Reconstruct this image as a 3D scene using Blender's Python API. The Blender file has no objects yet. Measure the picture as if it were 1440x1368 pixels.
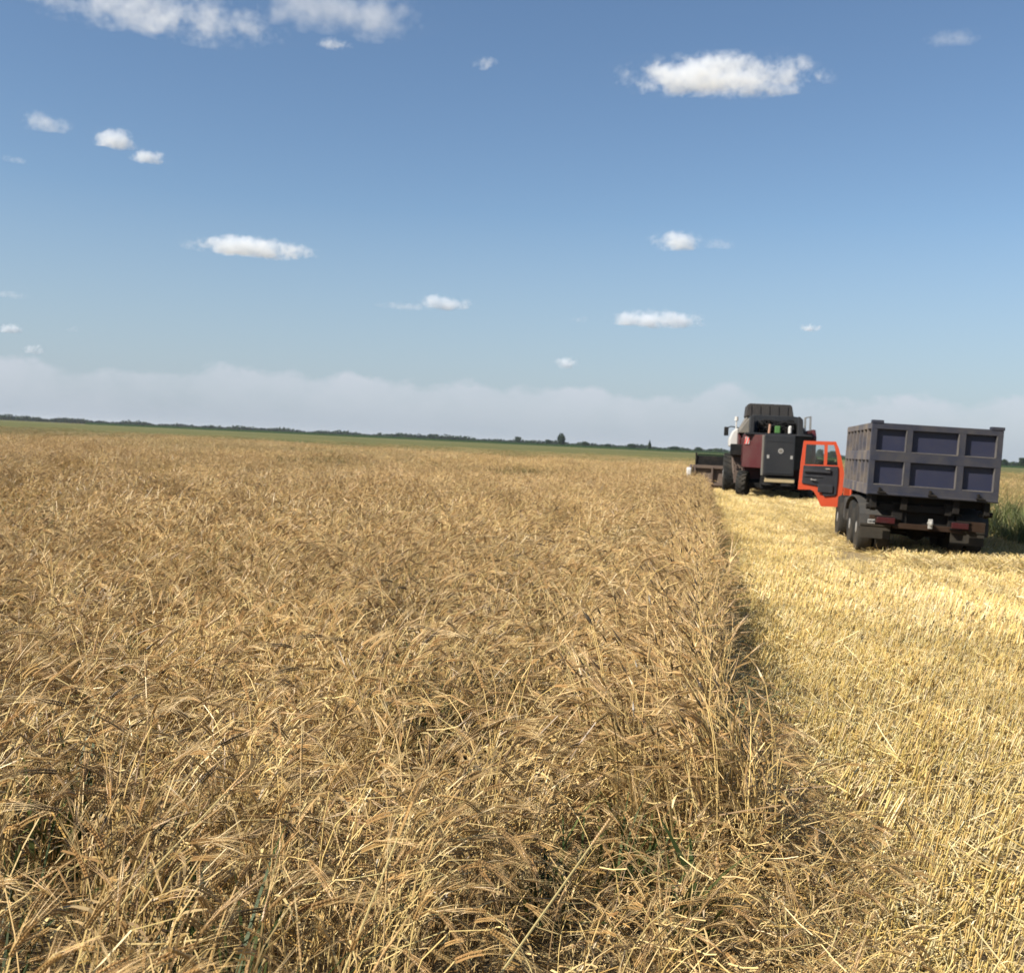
import bpy, bmesh, math, random
import numpy as np
from mathutils import Vector, Matrix
R = math.radians
C = bpy.context.scene.collection
S = bpy.context.scene

# ------------------------------------------------------------------ camera
EYE = Vector((0.0, 0.0, 1.85))
PITCH, ROLL, YAW = R(2.297), R(2.664), R(9.638)        # down, ccw, to the left of the drill rows (+Y)
fh = Vector((-math.sin(YAW), math.cos(YAW), 0)); rt = Vector((math.cos(YAW), math.sin(YAW), 0)); up = Vector((0, 0, 1))
fw = fh*math.cos(PITCH) - up*math.sin(PITCH); cu = up*math.cos(PITCH) + fh*math.sin(PITCH)
cx = rt*math.cos(ROLL) + cu*math.sin(ROLL); cy = -rt*math.sin(ROLL) + cu*math.cos(ROLL)
cam = bpy.data.cameras.new('camera'); camo = bpy.data.objects.new('camera', cam); C.objects.link(camo)
camo.matrix_world = Matrix(((cx.x, cy.x, -fw.x, EYE.x), (cx.y, cy.y, -fw.y, EYE.y), (cx.z, cy.z, -fw.z, EYE.z), (0, 0, 0, 1)))
cam.sensor_fit = 'HORIZONTAL'; cam.sensor_width = 36; cam.lens = 36*1544/1440
cam.clip_start = 0.05; cam.clip_end = 80000
cam.dof.use_dof = True; cam.dof.focus_distance = 4.2; cam.dof.aperture_fstop = 6.2
S.camera = camo
S.view_settings.view_transform = 'Standard'; S.view_settings.look = 'None'
S.view_settings.exposure = 0.60; S.view_settings.gamma = 1.0
S.render.engine = 'CYCLES'
S.cycles.max_bounces = 8; S.cycles.diffuse_bounces = 2; S.cycles.transmission_bounces = 4
S.cycles.volume_bounces = 6; S.cycles.transparent_max_bounces = 24

# ------------------------------------------------------------------ sun and sky
SUN_EL, SUN_AZ = 40.0, 233.0        # azimuth clockwise from +Y: behind the camera and to the left
sd = Vector((math.sin(R(SUN_AZ))*math.cos(R(SUN_EL)), math.cos(R(SUN_AZ))*math.cos(R(SUN_EL)), math.sin(R(SUN_EL))))
sl = bpy.data.lights.new('sun', 'SUN'); sl.energy = 5.0; sl.angle = R(0.53); sl.color = (1.0, 0.95, 0.86)
so = bpy.data.objects.new('sun', sl); C.objects.link(so); so.rotation_euler = sd.to_track_quat('Z', 'Y').to_euler(); so.location = (-30, -30, 40)

W = bpy.data.worlds.new('World'); S.world = W; W.use_nodes = True
def N(nt, typ, **kw):
    n = nt.nodes.new(typ)
    for k, v in kw.items(): setattr(n, k, v)
    return n
def world():
    nt = W.node_tree; nt.nodes.clear(); L = nt.links.new
    sky = N(nt, 'ShaderNodeTexSky', sky_type='NISHITA', sun_disc=False)
    sky.sun_elevation = R(SUN_EL); sky.sun_rotation = R(SUN_AZ); sky.altitude = 100
    sky.air_density = 1.0; sky.dust_density = 0.35; sky.ozone_density = 2.4
    bg = N(nt, 'ShaderNodeBackground'); bg.inputs['Strength'].default_value = 0.079
    out = N(nt, 'ShaderNodeOutputWorld')
    # far bank of cloud low over the horizon, by direction
    tc = N(nt, 'ShaderNodeTexCoord'); sep = N(nt, 'ShaderNodeSeparateXYZ'); L(tc.outputs['Generated'], sep.inputs[0])
    def math_(op, a, b=None, c=None, clamp=False):
        m = N(nt, 'ShaderNodeMath', operation=op); m.use_clamp = clamp
        for i, v in enumerate((a, b, c)):
            if v is None: continue
            if isinstance(v, (int, float)): m.inputs[i].default_value = v
            else: L(v, m.inputs[i])
        return m.outputs[0]
    def noise(scale3, sc, det, rough):
        mp = N(nt, 'ShaderNodeMapping'); mp.inputs['Scale'].default_value = scale3; L(tc.outputs['Generated'], mp.inputs[0])
        n = N(nt, 'ShaderNodeTexNoise'); n.inputs['Scale'].default_value = sc; n.inputs['Detail'].default_value = det; n.inputs['Roughness'].default_value = rough
        L(mp.outputs[0], n.inputs['Vector']); return n.outputs[0]
    n1 = noise((1, 1, 0.6), 4.0, 9, 0.55); n2 = noise((1, 1, 1.5), 13.0, 8, 0.62)
    top = math_('ADD', math_('MULTIPLY_ADD', n1, 0.034, 0.0055), math_('MULTIPLY', n2, 0.055))
    bx = math_('MULTIPLY', math_('SUBTRACT', sep.outputs['X'], 0.022), 30.0); bump = math_('SUBTRACT', 1.0, math_('MULTIPLY', bx, bx), clamp=True)
    top = math_('ADD', math_('MULTIPLY_ADD', bump, 0.010, top), math_('MULTIPLY', math_('MAXIMUM', sep.outputs['X'], 0.0), 0.03))
    d = math_('SUBTRACT', top, sep.outputs['Z'])                 # >0 inside the bank
    edge = math_('MULTIPLY', d, 140.0, clamp=True)
    fade = math_('SUBTRACT', 1.0, math_('MULTIPLY', d, 15.0, clamp=True))
    body = math_('MULTIPLY', math_('MULTIPLY', edge, math_('MULTIPLY', fade, 0.72)), math_('MULTIPLY_ADD', n2, 2.4, -0.55, clamp=True))
    low = math_('MULTIPLY', math_('SUBTRACT', 1.0, math_('MULTIPLY', math_('ABSOLUTE', sep.outputs['Z']), 5.0, clamp=True)), 0.86)
    hz = N(nt, 'ShaderNodeMixRGB'); hz.inputs[2].default_value = (3.0, 3.75, 4.85, 1); hs = N(nt, 'ShaderNodeHueSaturation'); hs.inputs['Saturation'].default_value = 1.06; L(sky.outputs[0], hs.inputs['Color']); L(low, hz.inputs[0]); L(hs.outputs[0], hz.inputs[1])
    bk = N(nt, 'ShaderNodeMixRGB'); bk.inputs[2].default_value = (5.6, 5.85, 6.5, 1); L(body, bk.inputs[0]); L(hz.outputs[0], bk.inputs[1])
    L(bk.outputs[0], bg.inputs['Color']); L(bg.outputs[0], out.inputs['Surface'])
world()

# ------------------------------------------------------------------ helpers
def tag(o, label=None, cat=None, group=None, kind=None):
    for k, v in (('label', label), ('category', cat), ('group', group), ('kind', kind)):
        if v: o[k] = v
    return o
def link(name, me, parent=None):
    o = bpy.data.objects.new(name, me); C.objects.link(o)
    if parent is not None: o.parent = parent
    return o
def empty(name, loc=(0, 0, 0), rot=(0, 0, 0)):
    o = bpy.data.objects.new(name, None); C.objects.link(o); o.location = loc; o.rotation_euler = rot; o.empty_display_size = 0.3
    return o

class MB:
    """collects shapes of one part"""
    def __init__(s): s.bm = bmesh.new()
    def box(s, x0, x1, y0, y1, z0, z1, bev=0.0, M=None):
        bm = bmesh.new(); bmesh.ops.create_cube(bm, size=1)
        for v in bm.verts: v.co = Vector(((x0+x1)/2 + v.co.x*(x1-x0), (y0+y1)/2 + v.co.y*(y1-y0), (z0+z1)/2 + v.co.z*(z1-z0)))
        if bev: bmesh.ops.bevel(bm, geom=bm.edges[:], offset=bev, segments=2, affect='EDGES', profile=0.5)
        return s._add(bm, M)
    def _add(s, bm, M=None):
        if M is not None: bmesh.ops.transform(bm, matrix=M, verts=bm.verts[:])
        me = bpy.data.meshes.new('tmp'); bm.to_mesh(me); bm.free(); s.bm.from_mesh(me); bpy.data.meshes.remove(me); return s
    def prism(s, pts, a, b, axis='y', bev=0.0, M=None):
        """polygon of 2-D points extruded along an axis from a to b"""
        f = {'y': lambda p, t: (p[0], t, p[1]), 'x': lambda p, t: (t, p[0], p[1]), 'z': lambda p, t: (p[0], p[1], t)}[axis]
        bm = bmesh.new(); A = [bm.verts.new(f(p, a)) for p in pts]; B = [bm.verts.new(f(p, b)) for p in pts]; n = len(pts)
        bm.faces.new(A); bm.faces.new(B[::-1])
        for i in range(n): bm.faces.new((A[i], B[i], B[(i+1) % n], A[(i+1) % n]))
        bmesh.ops.recalc_face_normals(bm, faces=bm.faces[:])
        if bev: bmesh.ops.bevel(bm, geom=bm.edges[:], offset=bev, segments=2, affect='EDGES', profile=0.5)
        return s._add(bm, M)
    def cyl(s, p, q, r, r2=None, n=14, caps=True):
        p, q = Vector(p), Vector(q); d = q - p; bm = bmesh.new()
        bmesh.ops.create_cone(bm, cap_ends=caps, segments=n, radius1=r, radius2=r if r2 is None else r2, depth=d.length)
        return s._add(bm, Matrix.Translation((p+q)/2) @ d.to_track_quat('Z', 'Y').to_matrix().to_4x4())
    def tube(s, pts, r, n=8):
        for a, b in zip(pts, pts[1:]): s.cyl(a, b, r, n=n)
        for p in pts[1:-1]: s.ball(p, r, 6)
        return s
    def ball(s, p, r, n=10, sc=(1, 1, 1)):
        bm = bmesh.new(); bmesh.ops.create_uvsphere(bm, u_segments=n, v_segments=max(4, n//2), radius=r)
        return s._add(bm, Matrix.Translation(p) @ Matrix.Diagonal((*sc, 1)))
    def lathe(s, prof, axis_p, axis_d, n=28, M=None):
        """profile of (radius, along) pairs turned about an axis"""
        bm = bmesh.new(); rings = []
        for r, t in prof:
            rings.append([bm.verts.new((r*math.cos(2*math.pi*i/n), r*math.sin(2*math.pi*i/n), t)) for i in range(n)])
        for a, b in zip(rings, rings[1:]):
            for i in range(n): bm.faces.new((a[i], a[(i+1) % n], b[(i+1) % n], b[i]))
        for rg in (rings[0], rings[-1]): bm.faces.new(rg)
        bmesh.ops.recalc_face_normals(bm, faces=bm.faces[:])
        return s._add(bm, Matrix.Translation(axis_p) @ Vector(axis_d).to_track_quat('Z', 'Y').to_matrix().to_4x4())
    def build(s, name, mat, parent=None, smooth=False):
        me = bpy.data.meshes.new(name); bmesh.ops.recalc_face_normals(s.bm, faces=s.bm.faces[:]); s.bm.to_mesh(me); s.bm.free()
        me.materials.append(mat)
        if smooth:
            for p in me.polygons: p.use_smooth = True
            me.set_sharp_from_angle(angle=R(35))
        return link(name, me, parent)

# ------------------------------------------------------------------ materials
def pm(name, col, rough=0.6, metal=0.0, dirt=None, dirt_amt=0.5, scale=6.0, bump=0.0, spec=0.4, var=0.15, lo=0.45, hi=0.7):
    m = bpy.data.materials.new(name); m.use_nodes = True; nt = m.node_tree; L = nt.links.new
    b = nt.nodes['Principled BSDF']; b.inputs['Roughness'].default_value = rough; b.inputs['Metallic'].default_value = metal; b.inputs['Specular IOR Level'].default_value = spec
    tc = N(nt, 'ShaderNodeTexCoord')
    n = N(nt, 'ShaderNodeTexNoise'); n.inputs['Scale'].default_value = scale; n.inputs['Detail'].default_value = 8; n.inputs['Roughness'].default_value = 0.65; L(tc.outputs['Object'], n.inputs['Vector'])
    base = N(nt, 'ShaderNodeMixRGB'); base.blend_type = 'MIX'
    base.inputs[1].default_value = (*[c*(1-var) for c in col], 1); base.inputs[2].default_value = (*[min(1, c*(1+var)) for c in col], 1); L(n.outputs[0], base.inputs[0])
    o = base.outputs[0]
    if dirt:
        n2 = N(nt, 'ShaderNodeTexNoise'); n2.inputs['Scale'].default_value = scale*0.45; n2.inputs['Detail'].default_value = 10; n2.inputs['Roughness'].default_value = 0.7; L(tc.outputs['Object'], n2.inputs['Vector'])
        r = N(nt, 'ShaderNodeMapRange'); r.inputs[1].default_value = lo; r.inputs[2].default_value = hi; r.inputs[4].default_value = dirt_amt; L(n2.outputs[0], r.inputs[0])
        mx = N(nt, 'ShaderNodeMixRGB'); mx.inputs[2].default_value = (*dirt, 1); L(r.outputs[0], mx.inputs[0]); L(o, mx.inputs[1]); o = mx.outputs[0]
        rr = N(nt, 'ShaderNodeMapRange'); rr.inputs[3].default_value = rough; rr.inputs[4].default_value = min(1, rough+0.3); L(r.outputs[0], rr.inputs[0]); L(rr.outputs[0], b.inputs['Roughness'])
    L(o, b.inputs['Base Color'])
    if bump:
        bp = N(nt, 'ShaderNodeBump'); bp.inputs['Strength'].default_value = bump; bp.inputs['Distance'].default_value = 0.02; L(n.outputs[0], bp.inputs['Height']); L(bp.outputs[0], b.inputs['Normal'])
    return m
DUST = (0.26, 0.2, 0.13)
M = dict(
    box_panel=pm('blue_panel_paint', (0.021, 0.023, 0.046), 0.5, dirt=(0.05, 0.043, 0.042), dirt_amt=0.4, scale=3, bump=0.15),
    box_frame=pm('blue_frame_paint', (0.022, 0.024, 0.038), 0.6, dirt=(0.07, 0.06, 0.05), dirt_amt=0.6, scale=5, bump=0.1, lo=0.4, hi=0.65),
    box_side=pm('blue_side_paint', (0.06, 0.06, 0.075), 0.65, dirt=DUST, dirt_amt=0.6, scale=4, lo=0.4, hi=0.65),
    chassis=pm('chassis_grime', (0.018, 0.016, 0.014), 0.85, dirt=(0.04, 0.03, 0.02), dirt_amt=0.5, scale=4, spec=.08),
    rust=pm('rusty_steel', (0.035, 0.02, 0.012), 0.85, spec=.1, dirt=(0.05, 0.035, 0.025), dirt_amt=0.7, scale=8),
    rubber=pm('tyre_rubber', (0.02, 0.02, 0.019), 0.85, spec=.15, dirt=(0.11, 0.088, 0.06), dirt_amt=0.55, scale=3, lo=0.42, hi=0.68),
    flap=pm('dusty_flap', (0.04, 0.035, 0.028), 0.9, spec=.1, dirt=(0.08, 0.066, 0.046), dirt_amt=0.6, scale=5),
    fender=pm('dusty_fender', (0.055, 0.052, 0.048), 0.8, spec=.15, dirt=(0.125, 0.105, 0.08), dirt_amt=0.7, scale=4),
    rim=pm('pale_rim', (0.30, 0.285, 0.26), 0.6, dirt=DUST, dirt_amt=0.6, scale=5),
    orange=pm('orange_paint', (0.56, 0.075, 0.026), 0.4, dirt=(0.45, 0.12, 0.06), dirt_amt=0.35, scale=4),
    trim=pm('black_trim', (0.022, 0.024, 0.028), 0.55, dirt=(0.08, 0.075, 0.07), dirt_amt=0.35, scale=6),
    edging=pm('pale_tan_edge', (0.13, 0.115, 0.10), 0.8, dirt=(0.05, 0.05, 0.06), dirt_amt=0.7, scale=5, lo=.4, hi=.6),
    red_lens=pm('red_lens', (0.05, 0.006, 0.006), 0.35, dirt=(0.03, 0.015, 0.012), dirt_amt=0.6, scale=20),
    white=pm('white_paint', (0.56, 0.54, 0.50), 0.45, dirt=(0.42, 0.36, 0.28), dirt_amt=0.5, scale=3),
    white_plate=pm('white_plate', (0.34, 0.325, 0.29), 0.5, dirt=(0.35, 0.3, 0.24), dirt_amt=0.6, scale=12),
    plate_ink=pm('plate_ink', (0.03, 0.03, 0.03), 0.5),
    red=pm('dark_red_paint', (0.068, 0.011, 0.011), 0.5, dirt=(0.095, 0.055, 0.045), dirt_amt=0.6, scale=1.6),
    charcoal=pm('charcoal_panel', (0.018, 0.0185, 0.020), 0.5, dirt=(0.05, 0.047, 0.042), dirt_amt=0.3, scale=2),
    tank=pm('tank_cover', (0.03, 0.027, 0.025), 0.75, dirt=(0.075, 0.062, 0.05), dirt_amt=0.6, scale=3, bump=0.3),
    grey=pm('dusty_grey_steel', (0.16, 0.145, 0.12), 0.7, dirt=(0.24, 0.19, 0.13), dirt_amt=0.7, scale=3),
    brown=pm('brown_grey_steel', (0.12, 0.085, 0.066), 0.75, dirt=(0.17, 0.13, 0.09), dirt_amt=0.6, scale=3),
    board=pm('straw_dusted_board', (0.45, 0.34, 0.18), 0.8, dirt=(0.3, 0.22, 0.12), dirt_amt=0.6, scale=5),
    black=pm('black_machinery', (0.012, 0.012, 0.012), 0.7, spec=.1, dirt=(0.06, 0.05, 0.04), dirt_amt=0.5, scale=6),
    green=pm('green_machine_paint', (0.02, 0.04, 0.014), 0.6, dirt=(0.06, 0.06, 0.035), dirt_amt=0.5, scale=3),
    bright_green=pm('bright_green_paint', (0.07, 0.17, 0.045), 0.5),
    copper=pm('dull_copper', (0.42, 0.24, 0.16), 0.5),
    sign_red=pm('sign_red', (0.55, 0.05, 0.04), 0.5),
)
def glass_mat(name='window_glass'):
    m = bpy.data.materials.new(name); m.use_nodes = True; nt = m.node_tree; nt.nodes.clear()
    o = N(nt, 'ShaderNodeOutputMaterial'); mx = N(nt, 'ShaderNodeMixShader'); t = N(nt, 'ShaderNodeBsdfTransparent'); g = N(nt, 'ShaderNodeBsdfGlossy')
    t.inputs[0].default_value = (0.88, 0.92, 0.9, 1); g.inputs['Roughness'].default_value = 0.08; mx.inputs[0].default_value = 0.07
    nt.links.new(t.outputs[0], mx.inputs[1]); nt.links.new(g.outputs[0], mx.inputs[2]); nt.links.new(mx.outputs[0], o.inputs[0]); return m
M['glass'] = glass_mat()

def plant_mat(name, transl=0.25, gloss=0.25, rough=0.5, sat=1.0):
    """colour comes from the stalk's own attribute, with a small change from plant to plant"""
    m = bpy.data.materials.new(name); m.use_nodes = True; nt = m.node_tree; nt.nodes.clear(); L = nt.links.new
    o = N(nt, 'ShaderNodeOutputMaterial'); a = N(nt, 'ShaderNodeAttribute'); a.attribute_name = 'tint'
    oi = N(nt, 'ShaderNodeObjectInfo')
    r = N(nt, 'ShaderNodeMapRange'); r.inputs[3].default_value = 0.8; r.inputs[4].default_value = 1.18; L(oi.outputs['Random'], r.inputs[0])
    h = N(nt, 'ShaderNodeHueSaturation'); h.inputs['Saturation'].default_value = sat; L(a.outputs['Color'], h.inputs['Color'])
    pn = N(nt, 'ShaderNodeTexNoise'); pn.inputs['Scale'].default_value = .55; pn.inputs['Detail'].default_value = 3; L(oi.outputs['Location'], pn.inputs['Vector'])     # patches of riper and paler plants
    pr = N(nt, 'ShaderNodeMapRange'); pr.inputs[1].default_value = .3; pr.inputs[2].default_value = .7; pr.inputs[3].default_value = .80; pr.inputs[4].default_value = 1.18; L(pn.outputs[0], pr.inputs[0])
    mv = N(nt, 'ShaderNodeMath', operation='MULTIPLY'); L(r.outputs[0], mv.inputs[0]); L(pr.outputs[0], mv.inputs[1]); L(mv.outputs[0], h.inputs['Value'])
    b = N(nt, 'ShaderNodeBsdfPrincipled'); b.inputs['Roughness'].default_value = rough; b.inputs['Specular IOR Level'].default_value = gloss; L(h.outputs[0], b.inputs['Base Color'])
    t = N(nt, 'ShaderNodeBsdfTranslucent'); L(h.outputs[0], t.inputs[0])
    mx = N(nt, 'ShaderNodeMixShader'); mx.inputs[0].default_value = transl; L(b.outputs[0], mx.inputs[1]); L(t.outputs[0], mx.inputs[2]); L(mx.outputs[0], o.inputs[0])
    return m
M['straw'] = plant_mat('dry_straw', 0.05, 0.4, 0.42, 1.14)
M['leafy'] = plant_mat('green_leaf', 0.3, 0.3, 0.45)

# ------------------------------------------------------------------ plant meshes
class PM:
    """vertex/face collector with a colour per vertex"""
    def __init__(s): s.v = []; s.f = []; s.c = []
    def ribbon(s, pts, w, side, col):
        b = len(s.v); n = len(pts); side = Vector(side)
        for i, p in enumerate(pts):
            ww = w[i] if isinstance(w, (list, tuple)) else w
            s.v += [tuple(p - side*ww/2), tuple(p + side*ww/2)]; s.c += [col, col]
        for i in range(n-1): s.f.append((b+2*i, b+2*i+1, b+2*i+3, b+2*i+2))
    def tube(s, pts, r, col, n=3, cap=None):
        b = len(s.v); k = len(pts)
        d = (pts[-1]-pts[0]); d = d.normalized() if d.length > 1e-9 else Vector((0, 0, 1))
        u = d.orthogonal().normalized(); w = d.cross(u)
        for i, p in enumerate(pts):
            rr = r[i] if isinstance(r, (list, tuple)) else r
            for j in range(n):
                a = 2*math.pi*j/n; s.v.append(tuple(p + (u*math.cos(a)+w*math.sin(a))*rr)); s.c.append(col)
        for i in range(k-1):
            for j in range(n):
                j2 = (j+1) % n; s.f.append((b+i*n+j, b+i*n+j2, b+(i+1)*n+j2, b+(i+1)*n+j))
        if cap:
            e = b+len(pts)*n; 
            for j in range(n): s.v.append(s.v[b+(k-1)*n+j]); s.c.append(cap)
            s.f.append(tuple(range(e, e+n)))
    def spindle(s, p, ax, L, w, col, n=4):
        ax = ax.normalized(); u = ax.orthogonal().normalized(); v = ax.cross(u); b = len(s.v)
        s.v.append(tuple(p)); 
        for j in range(n):
            a = 2*math.pi*j/n; s.v.append(tuple(p + ax*L*0.4 + (u*math.cos(a)+v*math.sin(a))*w/2))
        s.v.append(tuple(p+ax*L)); s.c += [col]*(n+2)
        for j in range(n):
            j2 = (j+1) % n; s.f.append((b, b+1+j2, b+1+j)); s.f.append((b+1+j, b+1+j2, b+n+1))
    def mesh(s, name, mat):
        me = bpy.data.meshes.new(name); me.from_pydata(s.v, [], s.f)
        at = me.attributes.new('tint', 'FLOAT_COLOR', 'POINT')
        arr = np.ones((len(s.c), 4), dtype=np.float32); arr[:, :3] = np.array(s.c, dtype=np.float32); at.data.foreach_set('color', arr.ravel())
        me.materials.append(mat); return me
rnd = random.Random(7)
def mixc(a, b, t): return tuple(x+(y-x)*t for x, y in zip(a, b))
def jit(c, s=0.12):
    k = 0.84*(1+rnd.uniform(-s, s)); return tuple(max(0, x*k*(1+rnd.uniform(-s, s)*0.3)) for x in c)
STRAW_A, STRAW_B, STRAW_C = (0.84, 0.65, 0.345), (0.60, 0.41, 0.178), (0.28, 0.185, 0.09)
EAR_A, EAR_B, EAR_D = (0.62, 0.42, 0.21), (0.36, 0.225, 0.108), (0.09, 0.06, 0.03)
AWN = (0.80, 0.59, 0.335)
GREENS = [(0.085, 0.118, 0.027), (0.13, 0.155, 0.045), (0.06, 0.085, 0.02)]

def direc(th, az): return Vector((math.sin(th)*math.cos(az), math.sin(th)*math.sin(az), math.cos(th)))
def stalk(P, x, y, L, az, th0, th1, lod, z0=0.0, green=0.0):
    t = rnd.random(); col = jit(mixc(STRAW_A, STRAW_B, t) if t < 0.75 else STRAW_C)
    if green: col = mixc(col, jit(GREENS[1]), green)
    n = (8, 5, 3)[lod]; p = Vector((x, y, z0)); pts = [p.copy()]; az0 = az
    for i in range(n):
        tt = (i+0.5)/n; th = th0 + (th1-th0)*tt**4.5; az += rnd.uniform(-.06, .06); d = direc(th, az); p = p + d*L/n
        if p.z < 0.01: p.z = 0.01 + rnd.random()*0.02
        pts.append(p.copy())
    rad = (0.0029, 0.0036, 0.0055)[lod]*rnd.uniform(0.8, 1.25)
    P.tube(pts, [rad*(1-0.35*i/n) for i in range(n+1)], col, 3)
    # ear
    dark = rnd.random(); ec = jit(EAR_D if dark < 0.08 else mixc(EAR_A, EAR_B, rnd.random()), 0.1)
    if green: ec = mixc(ec, jit(GREENS[1]), green*0.8)
    aw = jit(mixc(AWN, EAR_A, rnd.random()*0.7), 0.12)
    el = rnd.uniform(0.07, 0.10); th = th1 + 0.12; bend = rnd.uniform(0.1, 0.6)
    side = direc(th, az).cross(Vector((0, 0, 1))); side = side.normalized() if side.length > 1e-4 else Vector((1, 0, 0))
    rot = rnd.uniform(0, math.pi)
    if lod == 0:
        K = 10; q = p.copy()
        for k in range(K):
            a = direc(th + bend*k/K, az); nrm = side.cross(a); sd_ = side*math.cos(rot)+nrm*math.sin(rot)
            for sgn in (-1, 1):
                ax = (a*0.95 + sd_*sgn*0.3).normalized(); b = q + sd_*sgn*0.002
                P.spindle(b, ax, 0.0145, 0.0085*(1-0.3*k/K), ec, 4)
                if rnd.random() < .25: continue
                al = rnd.uniform(0.08, 0.145); sp = rnd.uniform(0.02, 0.15)
                ad = (a + sd_*sgn*sp + nrm*rnd.uniform(-.07, .07)).normalized(); tip = b + ad*al + Vector((0, 0, -0.010*rnd.random()))
                P.ribbon([b+ax*0.009, b+ad*al*0.5+Vector((0, 0, .002)), tip], [0.0014, 0.0011, 0.0002], (side*rnd.uniform(-1, 1)+nrm*rnd.uniform(-1, 1)).normalized(), aw)
            q = q + a*el/K
    else:
        a = direc(th+bend*0.4, az); nrm = side.cross(a)
        P.spindle(p, a, el+0.01, (0.0135, 0.015)[lod-1], ec, 4)
        for k in range((7, 4)[lod-1]):
            al = rnd.uniform(0.09, 0.14); st = p + a*el*rnd.uniform(0.1, 1.0)
            ad = (a + side*rnd.uniform(-.16, .16)+nrm*rnd.uniform(-.12, .12)).normalized()
            P.ribbon([st, st+ad*al+Vector((0, 0, -.008))], [(0.0026, 0.0042)[lod-1], 0.0004], (side*rnd.uniform(-1, 1)+nrm*rnd.uniform(-1, 1)).normalized(), aw)
    # dried leaves
    for k in range((3, 1, 1)[lod]):
        if rnd.random() < 0.3: continue
        i = rnd.randint(1, max(1, n-2)); q = pts[i].copy(); la = rnd.uniform(0, 6.28); tl = rnd.uniform(0.5, 1.0); Lf = rnd.uniform(0.10, 0.2); lp = [q]
        for j in range(4): q = q + direc(tl+j*rnd.uniform(.3, .65), la)*Lf/4; lp.append(q.copy())
        lc = jit(mixc(STRAW_A, STRAW_C, rnd.random()), 0.15)
        if rnd.random() < green: lc = jit(rnd.choice(GREENS), 0.2)
        P.ribbon(lp, [.005, .010, .009, .005, .001], Vector((-math.sin(la), math.cos(la), rnd.uniform(-.6, .6))).normalized(), lc)

def litter(P, n, r, zmax, wide=0.0035, lo=0.05, hi=0.28, cols=None):
    for i in range(n):
        a = rnd.uniform(0, 6.28); p = Vector((rnd.uniform(-r, r), rnd.uniform(-r, r), rnd.uniform(0.005, zmax))); L = rnd.uniform(lo, hi)
        d = Vector((math.cos(a), math.sin(a), rnd.uniform(-.35, .35))).normalized()
        c = jit(cols[rnd.randrange(len(cols))] if cols else mixc(STRAW_A, STRAW_B, rnd.random()), 0.15)
        q = p + d*L
        q.z = max(q.z, 0.004)
        P.tube([p, (p+q)/2+Vector((0, 0, rnd.uniform(-.01, .01))), q], wide/2*rnd.uniform(.7, 1.3), c, 3)

def tuft(name, n, r, lod, lodge, hmul=1.0, green=0.0, lit=13, fan=1.25):
    """barley growing in one patch; lodge 0 = standing, 1 = blown flat; leans towards +X"""
    P = PM()
    for i in range(n):
        rr = r*math.sqrt(rnd.random()); a = rnd.uniform(0, 6.283)
        L = rnd.gauss(0.68, 0.10)*hmul; th0 = abs(rnd.gauss(0.13+lodge*0.85, 0.12+0.12*lodge)); th1 = th0 + rnd.uniform(0.2, 2.1)*(1-0.35*lodge)
        stalk(P, rr*math.cos(a), rr*math.sin(a), L, rnd.gauss(0, fan*(1-0.6*min(1, lodge))), th0, min(th1, 2.75), lod, green=green if rnd.random() < green*1.4 else 0.0)
    if lit: litter(P, lit, r*1.3, 0.52, 0.0056 if lod < 2 else 0.007, cols=[STRAW_A, STRAW_B, STRAW_C])
    return P.mesh(name, M['straw'])

STUB = [(0.77, 0.595, 0.285), (0.67, 0.495, 0.215), (0.42, 0.295, 0.13), (0.84, 0.69, 0.40)]
def stub_tuft(name, n, r, lod):
    P = PM()
    for i in range(n):
        x, y = rnd.uniform(-r, r), rnd.uniform(-r, r)
        row = round(y/0.125)*0.125; x0 = rnd.gauss(0, 0.022)
        L = max(0.05, rnd.gauss(0.105, 0.026)); az = rnd.gauss(0.1, 0.9); th = abs(rnd.gauss(0.16, 0.17))
        base = Vector((row+x0 if lod == 0 else x, y if lod == 0 else y, 0)); base.x = row + x0; base.y = x
        d = direc(th, az); c = jit(STUB[rnd.choice((0, 0, 1, 1, 2, 3))], 0.15); rad = rnd.uniform(0.0024, 0.0038)*(1.0, 1.5)[lod]
        P.tube([base, base+d*L], [rad*1.05, rad], c, (5, 3)[lod], cap=mixc(c, (0.8, 0.68, 0.42), 0.6))
        if rnd.random() < 0.35:      # torn sheath
            la = rnd.uniform(0, 6.28); q = base+d*L*rnd.uniform(.4, .9); e = q + direc(rnd.uniform(.6, 1.6), la)*rnd.uniform(.04, .09)
            P.ribbon([q, (q+e)/2+Vector((0, 0, .01)), e], [.005, .005, .001], Vector((-math.sin(la), math.cos(la), 0.3)).normalized(), jit(STUB[3], .15))
    litter(P, n//3, r, 0.07, 0.0045*(1, 1.5)[lod], 0.03, 0.16, cols=STUB)
    return P.mesh(name, M['straw'])
def straw_heap(name, n, r, h):
    P = PM()
    for i in range(n):
        a = rnd.uniform(0, 6.28); rr = r*math.sqrt(rnd.random()); p = Vector((rr*math.cos(a), rr*math.sin(a), rnd.uniform(0, h*(1-(rr/r)**2)))); L = rnd.uniform(.06, .3)
        b = rnd.uniform(0, 6.28); d = Vector((math.cos(b), math.sin(b), rnd.gauss(0, .45))).normalized(); q = p+d*L; q.z = max(q.z, 0.01)
        m_ = (p+q)/2 + Vector((rnd.uniform(-.02, .02), rnd.uniform(-.02, .02), rnd.uniform(-.01, .02)))
        P.tube([p, m_, q], rnd.uniform(.002, .0036), jit(STUB[rnd.choice((0, 0, 1, 3, 3))], .15), 3)
    return P.mesh(name, M['straw'])
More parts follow.
